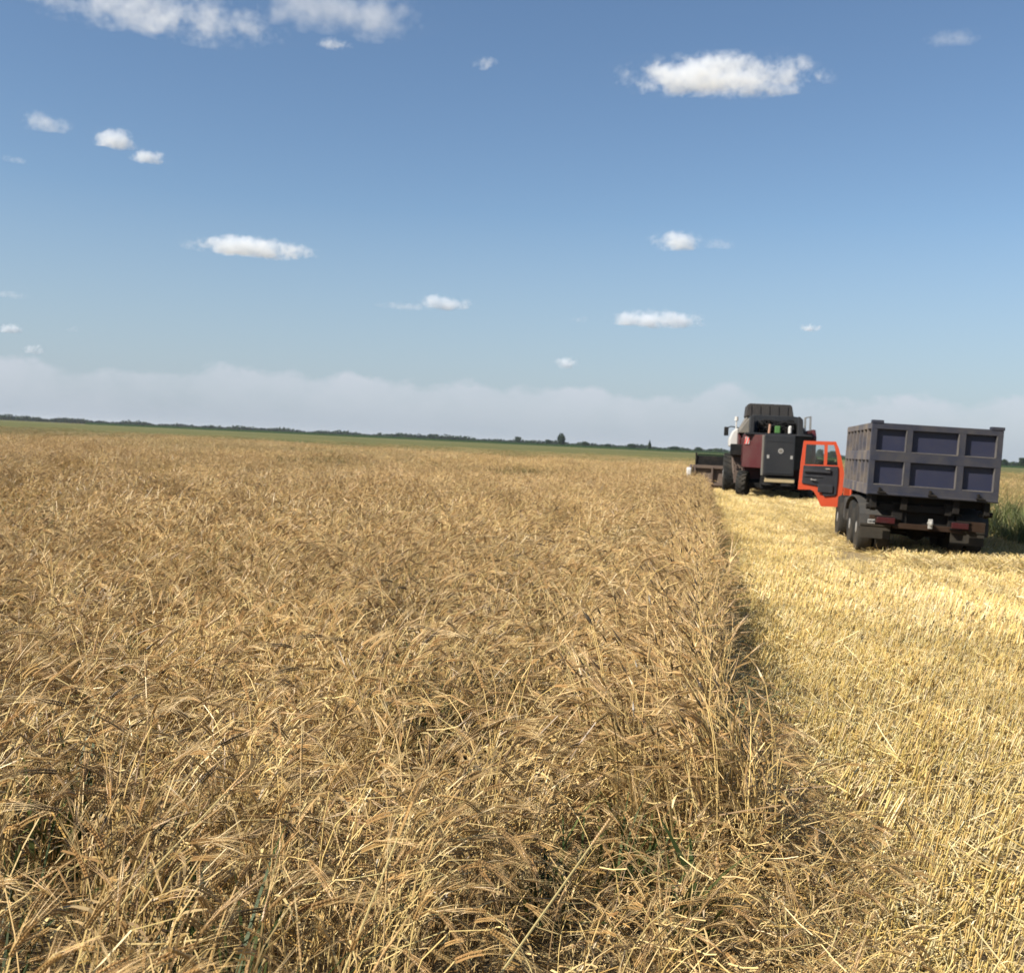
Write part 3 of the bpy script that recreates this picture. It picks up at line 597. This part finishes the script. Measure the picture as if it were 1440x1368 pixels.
    for i, x in enumerate((-1.075, -1.05, -1.025, -1.0, -.978)): q.box(x, x+(.016 if i % 2 else .012), .046, .0485, .68, .722)
    q.build('characters', M['plate_ink'], pl)
    for x0, x1 in ((-1.18, -.62), (.46, 1.06)):
        MB().box(x0, x1, .42, .44, .36, .62, .006).box(x0, x1, .40, .42, .60, .64, .004).build('mud_flap', M['flap'], t)
    hk = MB(); hk.ball((.03, .02, .74), .045, 12, (.8, 1, 1.2)).cyl((.03, .02, .74), (.03, .2, .74), .04, n=10).box(-.01, .07, .08, .12, .64, .82, .01); hk.build('tow_hitch', M['white_plate'], t)
    # mudguards over the tandem
    for sx in (-1, 1):
        m = MB(); pts = []
        for k in range(13):
            a = math.pi*k/12; pts.append((1.92-1.32*math.cos(a) if True else 0, .56+.56*math.sin(a)**.6))
        inner = [(y+(0.02 if y < 1.92 else -.02), z-.03) for y, z in pts][::-1]
        xa, xb = sx*1.17, sx*.6; m.prism(pts+inner, min(xa, xb), max(xa, xb), 'x'); m.build('mudguard', M['fender'], t, False)
        for y in (1.35, 2.5):
            wheel(t, sx*1.0, y, .5, .27, M['rim'], sx); wheel(t, sx*.68, y, .5, .27, M['rim'], sx)
        wheel(t, sx*1.0, 4.9, .5, .28, M['rim'], sx)
        MB().box(sx*.9-.22, sx*.9+.22, 3.15, 4.0, .5, 1.0, .05).build('fuel_tank', M['fender'], t)
    # cab
    c = MB(); cx_ = .96
    c.box(-cx_, cx_, 4.3, 4.36, .8, 2.44, .02); c.box(-cx_, cx_, 4.36, 5.8, 2.38, 2.46, .02); c.box(-cx_, cx_, 4.36, 5.8, .85, .93, .01)
    c.box(-cx_, cx_, 5.74, 5.8, .7, 1.55, .02); c.box(cx_-.06, cx_, 4.36, 5.74, .93, 1.6, .01)
    for sx in (-1, 1):
        c.box(sx*cx_-(.08 if sx > 0 else 0), sx*cx_+(0 if sx > 0 else .08), 5.66, 5.78, 1.5, 2.4, .01); c.box(sx*cx_-(.06 if sx > 0 else 0), sx*cx_+(0 if sx > 0 else .06), 4.34, 4.5, .9, 2.4, .01)
    cb = c.build('cab', M['orange'], t)
    MB().box(-.88, .88, 5.75, 5.77, 1.56, 2.36).build('windscreen', M['glass'], cb)
    for a, b in ((-.85, -.35), (.3, .85)): MB().box(a, b, 4.5, 5.0, .95, 1.35, .05).box(a, b, 4.42, 4.56, 1.3, 1.95, .05).build('seat', M['trim'], cb)
    # open door: hinge at the front edge of the doorway, swung out square to the cab
    dr = empty('door_pivot'); bpy.data.objects.remove(dr)
    ox = 3.297; off = (-1.035)            # world x of the traced hinge edge -> local x of the cab side
    def T(pts): return [(x-ox+off, z+.015+(x-ox)*.03) for x, z in pts]
    outer = T([(2.326, 2.206), (3.047, 2.21), (3.12, 2.06), (3.192, 1.846), (3.297, 1.451), (3.285, 1.05), (3.19, .7), (2.827, .695), (2.76, .82), (2.703, .933), (2.64, 1.03), (2.56, 1.075), (2.277, 1.068), (2.285, 1.4), (2.296, 1.745)])
    win = T([(2.385, 2.125), (2.80, 2.12), (2.815, 1.66), (2.385, 1.655)]); vent = T([(2.87, 2.125), (3.015, 2.128), (3.10, 1.86), (3.13, 1.66), (2.885, 1.66)])
    bm = bmesh.new(); Y0 = 5.08
    loops = []
    for poly in (outer, win, vent):
        vs = [bm.verts.new((x, Y0, z)) for x, z in poly]; es = [bm.edges.new((vs[i], vs[(i+1) % len(vs)])) for i in range(len(vs))]; loops += es
    bmesh.ops.triangle_fill(bm, use_beauty=True, use_dissolve=False, edges=loops, normal=(0, -1, 0))
    ex = bmesh.ops.extrude_face_region(bm, geom=bm.faces[:]); bmesh.ops.translate(bm, vec=(0, .06, 0), verts=[v for v in ex['geom'] if isinstance(v, bmesh.types.BMVert)])
    mb = MB(); mb._add(bm); do = mb.build('door', M['orange'], t); do['label'] = 'orange cab door swung wide open, black inner trim'
    tr = T([(2.358, 1.633), (3.135, 1.637), (3.154, 1.387), (3.143, .991), (3.10, .955), (2.87, .927), (2.764, 1.08), (2.69, 1.168), (2.353, 1.216)])
    q = MB().prism(tr, Y0-.03, Y0-.002, 'y', .008); x0 = tr[0][0]
    q.box(x0+.03, x0+.62, Y0-.075, Y0-.03, 1.47, 1.53, .012); q.box(x0+.36, x0+.7, Y0-.06, Y0-.03, 1.02, 1.2, .012); q.box(x0+.03, x0+.45, Y0-.045, Y0-.03, 1.36, 1.39, .005)
    tp = q.build('trim_panel', M['trim'], do)
    MB().box(x0+.50, x0+.6, Y0-.09, Y0-.05, 1.56, 1.585, .006).build('handle', M['rim'], do); MB().cyl((x0+.2, Y0-.03, 1.31), (x0+.2, Y0-.07, 1.31), .02, n=10).box(x0+.2, x0+.31, Y0-.08, Y0-.065, 1.29, 1.31, .004).build('window_crank', M['rim'], do)
    for nm, poly in (('door_window', win), ('vent_window', vent)):
        MB().prism([(x, z) for x, z in poly], Y0+.02, Y0+.026, 'y').build(nm, M['glass'], do)
    return t
truck()

# ------------------------------------------------------------------ combine harvester
def combine():
    t = empty('combine_harvester', (3.08, 46.4, 0)); tag(t, 'dark red combine harvester seen from behind with its header down', 'combine')
    # body: red sides narrowing to the rear
    b = MB(); b.prism([(-.60, -1.42), (-1.36, -.25), (-1.36, 5.2), (1.36, 5.2), (1.36, -.25), (.60, -1.42)], 1.28, 2.62, 'z', .02)
    b.prism([(-1.25, .4), (-1.25, 5.0), (1.25, 5.0), (1.25, .4)], .8, 1.28, 'z', .01)
    for sx in (-1, 1): b.box(sx*1.36-.03 if sx < 0 else 1.36, sx*1.36 if sx < 0 else 1.39, .2, 2.6, 1.5, 2.5, .02)
    body = b.build('body', M['red'], t)
    MB().prism([(.602, -1.44), (1.385, -.24), (1.385, .1), (1.365, .1), (1.36, -.25), (.60, -1.42)], 1.27, 2.63, 'z').build('corner_panel', M['black'], body)
    MB().box(-1.1, 1.1, .2, 4.8, .55, .8, .02).box(-.58, .58, -1.1, .4, .95, 1.27, .01).build('underbody', M['black'], t)
    # rear hood
    h = MB(); h.prism([(-.58, 1.02), (.60, 1.02), (.60, 2.63), (-.58, 2.63)], -1.62, -1.425, 'y', .03); h.box(-.5, .52, -1.632, -1.618, 2.36, 2.4, .004)
    for z in (1.1, ): h.box(-.5, .52, -1.64, -1.615, z, z+.06, .006)
    hd = h.build('rear_hood', M['charcoal'], t)
    MB().box(-.67, -.585, -1.58, -1.43, 1.0, 2.6, .015).build('hood_pillar', M['grey'], t)
    e = MB(); e.cyl((.06, -1.622, 2.0), (.06, -1.636, 2.0), .105, n=24); em = e.build('emblem', M['rim'], hd)
    MB().cyl((.06, -1.634, 2.0), (.06, -1.640, 2.0), .07, n=20).build('emblem_disc', M['grey'], hd)
    for x in (-.42, .49): MB().box(x-.045, x+.045, -1.634, -1.618, 1.69, 1.83, .004).build('reflector', M['white_plate'], hd)
    MB().box(-.5, .66, -1.5, -1.3, .74, .92, .02).build('spreader_board', M['board'], t)
    MB().box(-.62, .68, -1.3, -.2, .45, .95, .03).cyl((-.35, -1.35, .62), (-.35, -1.35, .72), .3, n=16).cyl((.42, -1.35, .62), (.42, -1.35, .72), .3, n=16).build('straw_chopper', M['black'], t)
    # striped warning plate on the left rear corner
    ang = math.atan2(1.17, .76); Mx = Matrix.Translation((-1.20, -.53, 2.38)) @ Matrix.Rotation(-math.atan2(1.17, .76)+R(0), 4, 'Z')
    s = MB().box(-.15, .15, -.03, -.012, -.15, .15, .004, M=Mx).build('warning_plate', M['white_plate'], t)
    st = MB()
    for k in (-.11, .07): st.prism([(k-.08, -.14), (k, -.14), (k+.12, .14), (k+.04, .14)], -.036, -.031, 'y', M=Mx)
    st.build('stripe', M['sign_red'], s)
    # side shields
    MB().prism([(1.2, 1.35), (1.2, 2.45), (1.7, 2.75), (4.4, 2.75), (4.4, 1.35)], -1.52, -1.40, 'x', .03).build('side_shield', M['red'], t)
    MB().prism([(-1.86, 2.12), (-1.87, 2.45), (-1.74, 2.78), (-1.6, 2.9), (-1.525, 2.9), (-1.525, 2.12)], 1.75, 4.5, 'y', .04).build('front_shield', M['white'], t)
    MB().prism([(-.1, 1.5), (-.1, 2.65), (.4, 2.95), (4.0, 2.95), (4.0, 1.4)], 1.40, 1.56, 'x', .04).build('side_shield', M['red'], t)
    # engine deck
    d = MB(); d.box(-1.32, 1.3, -.9, 2.4, 2.625, 2.70, .01); d.box(-1.15, -.98, -.7, 2.0, 2.7, 3.38, .02); d.prism([(.74, 2.66), (.98, 2.66), (.93, 3.3), (.8, 3.42), (.74, 3.42)], -.75, 2.0, 'y', .02); d.box(-1.0, .8, 1.6, 2.0, 2.7, 3.5, .02)
    d.build('engine_deck', M['charcoal'], t)
    e = MB(); e.box(-.75, -.1, .2, 1.2, 2.7, 3.1, .04); e.cyl((-.85, .0, 3.05), (-.2, .0, 3.15), .17, n=16); e.cyl((.2, -.1, 2.7), (.2, -.1, 3.25), .08, n=12); e.box(.2, .7, .3, 1.2, 2.7, 3.25, .04); e.cyl((.45, -.15, 3.1), (.45, .35, 3.1), .2, n=18)
    for k in range(9): e.tube([(rnd.uniform(-.85, .65), -.25, rnd.uniform(2.75, 3.3)), (rnd.uniform(-.85, .65), -.3, rnd.uniform(2.8, 3.35)), (rnd.uniform(-.85, .65), .1, rnd.uniform(2.7, 3.2))], rnd.uniform(.02, .045))
    en = e.build('engine', M['black'], t, True)
    MB().box(-.14, .08, -.4, -.2, 2.72, 3.02, .03).build('filter_housing', M['bright_green'], en); MB().cyl((-.36, -.4, 2.7), (-.34, -.4, 3.08), .05, n=12).build('exhaust_pipe', M['copper'], en)
    MB().cyl((.46, -.45, 2.74), (.46, -.45, 2.98), .075, n=14).ball((.46, -.45, 2.98), .07, 10).build('fluid_bottle', M['white'], en)
    # grain tank with raised cover
    g = MB(); g.prism([(-1.6, 2.63), (1.45, 2.63), (.95, 3.5), (-1.15, 3.5)], 2.05, 4.6, 'y', .03); g.prism([(-1.56, 2.7), (-1.13, 2.7), (-1.08, 3.42)], .3, 2.05, 'y', .01); g.build('grain_tank', M['grey'], t)
    k = MB(); k.prism([(-1.24, 3.43), (.76, 3.43), (.66, 3.93), (.58, 3.99), (-1.1, 3.99), (-1.2, 3.93)], 1.7, 4.3, 'y', .03)
    for i in range(5): x = -1.05+i*.38; k.prism([(x-.03, 3.45), (x+.03, 3.45), (x+.02, 3.9), (x-.02, 3.9)], 1.67, 1.705, 'y')
    k.build('tank_cover', M['tank'], t)
    # cab, only its edges show past the tank
    c = MB().box(-1.0, 1.0, 4.9, 6.5, 1.8, 3.4, .08).build('cab', M['white'], t)
    MB().box(-1.02, -1.0, 5.1, 6.3, 2.3, 3.2).box(1.0, 1.02, 5.1, 6.3, 2.3, 3.2).box(-.9, .9, 6.49, 6.52, 2.0, 3.2).build('window', M['black'], c)
    MB().cyl((-1.57, 3.6, 2.9), (-1.57, 3.6, 3.28), .03, n=8).cyl((-1.57, 3.6, 3.28), (-1.57, 3.6, 3.46), .09, .07, n=14).build('beacon', M['white'], t)
    m = MB().tube([(-1.0, 5.6, 2.95), (-1.75, 5.2, 3.05), (-1.95, 4.3, 2.95)], .025).box(-2.08, -1.88, 4.1, 4.2, 2.6, 3.0, .03).build('mirror', M['black'], t)
    r = MB()
    for y in (1.0, 1.5): r.tube([(1.2, y, 2.7), (1.19, y, 3.45), (1.4, y, 3.5), (1.42, y, 2.7)], .018)
    r.cyl((1.2, 1.0, 3.1), (1.2, 1.5, 3.1), .015, n=6); r.build('hand_rail', M['grey'], t)
    # access ladder and tapered mudguard plate on the left
    l = MB(); l.prism([(-1.82, 2.2), (-1.28, 2.2), (-1.2, 1.55), (-1.36, 1.2), (-1.5, .58), (-1.62, .58), (-1.74, 1.3)], .95, 1.05, 'y', .015); l.build('guard_plate', M['brown'], t)
    MB().box(-1.85, -1.25, .45, .94, 1.75, 2.22, .03).build('tool_box', M['black'], t)
    l = MB()
    for x in (-1.72, -1.36): l.cyl((x, .9, 1.7), (x+.06, .55, .95), .025, n=8)
    for k in range(3): l.box(-1.70, -1.32, .66+.11*k, .74+.11*k, 1.05+.25*k, 1.09+.25*k, .005)
    l.build('ladder', M['brown'], t)
    # wheels
    for sx in (-1, 1):
        wheel(t, sx*1.72, 3.9, .9, .62, M['rim'], sx, 0, 'wheel', 20); wheel(t, sx*1.28, 0, .56, .40, M['rim'], sx, R(-14), 'wheel', 18)
    MB().cyl((-1.5, 3.9, .9), (1.5, 3.9, .9), .16, n=12).build('axle', M['black'], t); MB().box(-1.1, 1.1, -.1, .1, .45, .65, .02).cyl((-1.2, 0, .56), (1.2, 0, .56), .08, n=10).build('axle', M['black'], t)
    # header
    f = MB(); f.prism([(6.6, .22), (6.7, 1.15), (6.85, 1.2), (6.85, .3), (8.1, .12), (8.1, .06), (6.7, .14)], -3.4, 3.4, 'x', .01)
    f.box(-3.36, 3.36, 6.5, 6.62, 1.05, 1.2, .01); f.box(-3.36, 3.36, 6.5, 6.62, .25, .38, .01)
    for i in range(9): x = -3.3+i*.82; f.box(x-.04, x+.04, 6.46, 6.6, .3, 1.12, .01)
    f.prism([(5.0, 1.0), (5.0, 1.75), (6.65, 1.05), (6.65, .3)], -.75, .75, 'x', .02)
    hd = f.build('header', M['brown'], t); hd['label'] = 'wide dark header with green reel, lowered in front'
    for sx in (-1, 1):
        xx = sx*3.42; MB().prism([(6.5, .3), (6.5, 1.12), (6.9, 1.2), (7.6, .9), (8.9, .22), (8.2, .1)], min(xx, xx+sx*.14), max(xx, xx+sx*.14), 'x', .03).build('divider', M['brown'], hd)
        MB().prism([(6.2, .5), (6.2, 1.0), (6.45, 1.08), (6.6, .9), (6.6, .45)], min(xx+sx*.03, xx+sx*.26), max(xx+sx*.03, xx+sx*.26), 'x', .05).build('end_marker', M['white'], hd)
        MB().prism([(6.55, 1.1), (6.55, 1.78), (6.65, 1.8), (7.9, 1.4), (7.9, 1.3), (6.7, 1.55), (6.7, 1.1)], min(sx*3.3, sx*3.22), max(sx*3.3, sx*3.22), 'x', .01).build('reel_arm', M['black'], hd)
    r = MB()
    for k in range(6):
        a = 2*math.pi*k/6+.3; y, z = 7.4+.5*math.cos(a), 1.22+.5*math.sin(a); r.cyl((-3.2, y, z), (3.2, y, z), .03, n=8); r.box(-3.2, 3.2, y-.01, y+.01, z-.16, z, 0)
        for i in range(7): r.cyl((-3.2+i*6.4/6, 7.4, 1.22), (-3.2+i*6.4/6, y, z), .015, n=6)
    r.cyl((-3.25, 7.4, 1.22), (3.25, 7.4, 1.22), .09, n=12); r.build('reel', M['green'], hd)
    a = MB().box(-3.25, 3.25, 6.62, 6.78, 1.42, 1.64, .02); a.box(-3.3, 3.3, 6.6, 6.72, 1.2, 1.42, .01); a.build('reel_shield', M['black'], hd)
combine()

# ------------------------------------------------------------------ trees
def leaf_mat(name, c1, c2):
    m = bpy.data.materials.new(name); m.use_nodes = True; nt = m.node_tree; L = nt.links.new; b = nt.nodes['Principled BSDF']; b.inputs['Roughness'].default_value = .85; b.inputs['Specular IOR Level'].default_value = .05
    tc = N(nt, 'ShaderNodeTexCoord'); n = N(nt, 'ShaderNodeTexNoise'); n.inputs['Scale'].default_value = .5; n.inputs['Detail'].default_value = 6; L(tc.outputs['Object'], n.inputs['Vector'])
    mx = N(nt, 'ShaderNodeMixRGB'); mx.inputs[1].default_value = (*c1, 1); mx.inputs[2].default_value = (*c2, 1); L(n.outputs[0], mx.inputs[0]); L(mx.outputs[0], b.inputs['Base Color']); return m
M['leaf'] = leaf_mat('tree_leaf', (0.016, 0.032, 0.016), (0.036, 0.058, 0.027)); M['bark'] = pm('bark', (0.09, 0.07, 0.05), .9, scale=3, bump=.3)
def leaf_cloud(verts, faces, cx0, cy0, cz0, rx, ry, rz, n, size, shape=0):
    for i in range(n):
        while True:
            u = Vector((rnd.uniform(-1, 1), rnd.uniform(-1, 1), rnd.uniform(-1, 1)))
            if .35 < u.length < 1: break
        if shape: k = (1-(u.z+1)/2)*.9+.1; u.x *= k; u.y *= k
        p = Vector((cx0+u.x*rx, cy0+u.y*ry, cz0+u.z*rz)); a = Vector((rnd.gauss(0, 1), rnd.gauss(0, 1), rnd.gauss(0, 1))).normalized(); b = a.orthogonal().normalized(); c = a.cross(b); s = size*rnd.uniform(.5, 1.2); k = len(verts)
        verts += [tuple(p+b*s), tuple(p+c*s*.7), tuple(p-b*s), tuple(p-c*s*.7)]; faces.append((k, k+1, k+2, k+3))
def tree_mesh(h, w, shape=0):
    v, f = [], []
    if shape: leaf_cloud(v, f, 0, 0, h*.55, w*.5, w*.5, h*.47, 900, .45, 1)
    else:
        leaf_cloud(v, f, 0, 0, h*.5, w*.40, w*.40, h*.45, 700, .55); leaf_cloud(v, f, 0, 0, h*.2, w*.42, w*.42, h*.2, 350, .5)
        for k in range(8):
            a = rnd.uniform(0, 6.28); r_ = w*rnd.uniform(.18, .36); leaf_cloud(v, f, math.cos(a)*r_, math.sin(a)*r_, h*rnd.uniform(.35, .82), w*.2, w*.2, h*.16, 150, .42)
    me = bpy.data.meshes.new('crown'); me.from_pydata(v, [], f); me.materials.append(M['leaf']); return me
def trunk_mesh(h):
    P = MB(); P.cyl((0, 0, 0), (.1, .05, h*.45), .28, .16, n=8); P.cyl((.1, .05, h*.45), (0, .1, h*.8), .16, .04, n=7)
    for k in range(5): a = k*1.3; P.cyl((.07, .03, h*(.3+.07*k)), (math.cos(a)*h*.18, math.sin(a)*h*.18, h*(.5+.07*k)), .09, .03, n=6)
    me = bpy.data.meshes.new('trunk'); P.bm.to_mesh(me); P.bm.free(); me.materials.append(M['bark']); return me
TM = [(tree_mesh(10, 9), trunk_mesh(10)), (tree_mesh(13, 8), trunk_mesh(13)), (tree_mesh(7, 11), trunk_mesh(7)), (tree_mesh(9, 5, 1), trunk_mesh(9))]
def tree(kind, x, y, s, label, z=0):
    o = empty('tree', (x, y, z), (0, 0, rnd.uniform(0, 6.28))); o.scale = (s, s, s); tag(o, label, 'tree', 'single trees on the horizon')
    link('crown', TM[kind][0], o); link('trunk', TM[kind][1], o)
tree(1, -119, 943, 1.0, 'tallest dark tree on the horizon, left of the combine')
tree(0, -134, 971, .62, 'rounded tree close left of the tallest horizon tree')
tree(2, -103, 994, .85, 'low broad tree sloping away right of the tallest horizon tree')
tree(2, -190, 1235, .7, 'small dark tree left of the rounded and the tallest horizon trees')
tree(0, -213, 1282, .95, 'hazy bluish tree on the horizon near the middle of the treeline')
tree(2, -91, 1096, .75, 'small low tree alone between the tallest tree and the pointed tree')
tree(2, -62, 998, .85, 'broad bushy tree left of the pointed conifer')
tree(3, -40, 879, .95, 'pointed dark conifer standing alone on the horizon')
tree(2, -21, 930, .75, 'rounded bush just right of the pointed conifer')
tree(2, -2, 950, .8, 'low tree close to the left end of the combine header')
tree(0, -429, 1437, .72, 'small solitary round tree on the far left horizon')
tree(2, -362, 1456, 1.25, 'wide low tree clump on the horizon left of the middle')
tree(2, -272, 1373, .7, 'small round tree on the horizon left of the hazy bluish tree')
tree(0, 98, 945, .85, 'tree seen through the open orange cab door')
tree(2, 112, 974, 1.1, 'broad tree between the cab door and the cargo box')
tree(0, 199, 774, .62, 'tree just right of the cargo box edge')
tree(0, 207, 760, .78, 'tree at the right border beyond the weedy crop')

def tree_belt():
    v, f = [], []; n = 330; hs = [rnd.uniform(.55, 1.25) for _ in range(n//3+2)]
    for i in range(n):
        t = i/(n-1); br = R(-47 + 75*t); D = 1750 - 650*t + 30*math.sin(t*25); q_ = i/3; h = 6.3*(1.12-.2*t)*(hs[int(q_)]*(1-q_ % 1)+hs[int(q_)+1]*(q_ % 1))*rnd.uniform(.85, 1.15)
        x, y = D*math.sin(br), D*math.cos(br)
        leaf_cloud(v, f, x, y, h*.42, 6, 4, h*.55, 90, 1.35); leaf_cloud(v, f, x, y, h*.28, 7, 2.5, h*.36, 120, 1.7)
    me = bpy.data.meshes.new('tree_belt'); me.from_pydata(v, [], f); me.materials.append(M['leaf'])
    tag(link('tree_belt', me), 'distant dark wind break closing off the fields along the horizon', 'treeline', kind='stuff')
tree_belt()
crop_sheet('tall_crop', -420, 700, 700, 1120, 1.75, (0.03, 0.06, 0.022), (0.045, 0.075, 0.028), 'dark green strip of taller crop in front of the horizon trees', 'crop', .1)

# ------------------------------------------------------------------ air
def haze():
    me_o = MB().box(-6100, 6100, -6100, 6100, -1, 24).build('haze', bpy.data.materials.new('haze_air'))
    m = me_o.data.materials[0]; m.use_nodes = True; nt = m.node_tree; nt.nodes.clear(); o = N(nt, 'ShaderNodeOutputMaterial'); v = N(nt, 'ShaderNodeVolumePrincipled')
    v.inputs['Color'].default_value = (.86, .92, 1, 1); v.inputs['Density'].default_value = 0.00007; v.inputs['Anisotropy'].default_value = 0.2; nt.links.new(v.outputs[0], o.inputs['Volume'])
    tag(me_o, 'thin summer haze over the far fields', 'haze', kind='stuff')
haze()

# ------------------------------------------------------------------ clouds
def cloud_mat():
    """white vapour; the object's colour carries (noise frequency, density, threshold)"""
    m = bpy.data.materials.new('cloud_vapour'); m.use_nodes = True; nt = m.node_tree; nt.nodes.clear(); L = nt.links.new
    o = N(nt, 'ShaderNodeOutputMaterial'); tc = N(nt, 'ShaderNodeTexCoord'); oi = N(nt, 'ShaderNodeObjectInfo'); geo = N(nt, 'ShaderNodeNewGeometry')
    def mt(op, a, b=None, c=None, clamp=False):
        n = N(nt, 'ShaderNodeMath', operation=op); n.use_clamp = clamp
        for i, x in enumerate((a, b, c)):
            if x is None: continue
            if isinstance(x, (int, float)): n.inputs[i].default_value = x
            else: L(x, n.inputs[i])
        return n.outputs[0]
    sc = N(nt, 'ShaderNodeSeparateColor'); L(oi.outputs['Color'], sc.inputs[0])
    ln = N(nt, 'ShaderNodeVectorMath', operation='LENGTH'); L(tc.outputs['Object'], ln.inputs[0])
    def noise(fac, det, rough):
        v = N(nt, 'ShaderNodeVectorMath', operation='SCALE'); L(geo.outputs['Position'], v.inputs[0]); L(mt('MULTIPLY', sc.outputs[0], fac), v.inputs['Scale'])
        n = N(nt, 'ShaderNodeTexNoise'); n.inputs['Scale'].default_value = 1.0; n.inputs['Detail'].default_value = det; n.inputs['Roughness'].default_value = rough; L(v.outputs[0], n.inputs['Vector']); return n.outputs[0]
    n1, n2 = noise(.55, 2, .5), noise(1.9, 5, .62)
    fall = mt('SUBTRACT', 1.0, ln.outputs['Value'])                       # 1 in the heart, 0 on the hull
    d = mt('ADD', mt('MULTIPLY_ADD', n1, 2.6, -1.3), mt('MULTIPLY_ADD', n2, 2.2, -1.1)); d = mt('ADD', d, mt('MULTIPLY', fall, 1.35)); d = mt('SUBTRACT', d, sc.outputs[2]); d = mt('MULTIPLY', d, 0.8, clamp=True)
    d = mt('MULTIPLY', d, mt('MULTIPLY', fall, 5.0, clamp=True))
    pv = N(nt, 'ShaderNodeVolumePrincipled'); pv.inputs['Color'].default_value = (.965, .985, 1, 1); pv.inputs['Anisotropy'].default_value = 0.0; L(mt('MULTIPLY', d, sc.outputs[1]), pv.inputs['Density']); L(pv.outputs[0], o.inputs['Volume'])
    tr = N(nt, 'ShaderNodeBsdfTransparent'); df = N(nt, 'ShaderNodeBsdfDiffuse'); mx = N(nt, 'ShaderNodeMixShader'); mx.inputs[0].default_value = 0.002
    L(tr.outputs[0], mx.inputs[1]); L(df.outputs[0], mx.inputs[2]); L(mx.outputs[0], o.inputs['Surface'])
    m.cycles.volume_step_rate = .3
    return m
CLOUD = cloud_mat()
def cloud(x, y, z, sx, sz, label, kind, seed):
    r_ = np.random.default_rng(seed); bm = bmesh.new(); bmesh.ops.create_icosphere(bm, subdivisions=4, radius=1)
    ph = r_.uniform(0, 6.28, 8)
    for v in bm.verts:
        c = v.co; k = 1 + .10*math.sin(5*c.x+ph[0])+.07*math.sin(9*c.x+ph[1]+3*c.y)
        if c.z < 0: c.z *= .5
        c.z *= k; c.y *= k
    me = bpy.data.meshes.new('cloud'); bm.to_mesh(me); bm.free(); me.materials.append(CLOUD)
    o = link('cloud', me); o.location = (x, y, z-sz*.3); o.rotation_euler = (0, 0, -math.atan2(x, y)); o.scale = (sx*1.36, sx*.75, sz*1.32)
    dens, thr = {1: (1.45, .42), 2: (.6, .46), 3: (1.5, .40), 4: (.15, .40)}[kind]
    o.color = (1.0/sz, dens/sz, thr, 1)
    tag(o, label, 'cloud', 'white clouds in the blue sky', 'thing')
for i, a in enumerate((
    (-1330, 2486, 1002, 275, 40, 'long ragged cloud cut by the top edge, left of the other top cloud', 2),
    (-889, 2521, 1012, 185, 60, 'bulky cloud at the top edge left of the middle', 2),
    (-980, 2733, 1002, 40, 16, 'small shred just under the bulky cloud at the top edge', 2),
    (-616, 2887, 1002, 32, 19, 'tiny lone cloud high up near the middle of the sky', 2),
    (-2, 2994, 1002, 237, 41, 'large bright flat based cloud high on the right', 1),
    (-2206, 3375, 1002, 73, 43, 'small wispy cloud high at the left border of the sky', 2),
    (-2074, 3594, 1002, 75, 40, 'upper one of two small touching clouds at the left', 1),
    (-2079, 3839, 1002, 61, 29, 'lower one of two small touching clouds at the left', 1),
    (-2466, 5687, 1002, 302, 58, 'long bright flat cloud alone at mid height on the left', 3),
    (-160, 5340, 1002, 122, 54, 'compact bright cloud at mid height above the combine side', 3),
    (38, 5396, 1002, 82, 27, 'thin faint cloud touching the right end of the compact bright cloud', 4),
    (-1892, 7831, 1002, 166, 62, 'small bright puff with a grey tail left of the middle, low in the sky', 3),
    (-2271, 8142, 1002, 217, 27, 'thin grey streak of cloud left of the low bright puff', 4),
    (-390, 8490, 1002, 337, 76, 'wide low white cloud above the combine', 3),
    (-995, 8673, 1002, 73, 34, 'tiny cloud just left of the wide low cloud', 4),
    (-1652, 13341, 1002, 147, 87, 'small round white cloud right on top of the horizon cloud bank', 3),
    (792, 8825, 1002, 83, 33, 'tiny white cloud low on the right above the truck', 3),
    (-7545, 11013, 1002, 109, 63, 'small bright cloud low at the left border', 3),
    (-7702, 11691, 833, 116, 66, 'small round cloud lowest at the left', 3),
    (-5532, 8025, 1002, 159, 34, 'flat faint cloud at the left border above the small bright one', 4),
    (-2664, 3886, 1002, 44, 16, 'tiny faint shred at the left border below the wispy cloud', 4),
    (534, 2754, 1002, 57, 20, 'very faint wisp high at the right', 4),
    (-6695, 10864, 1002, 69, 38, 'tiny faint cloud low at the left, right of the small bright one', 4))):
    cloud(*a[:7], 100+i)
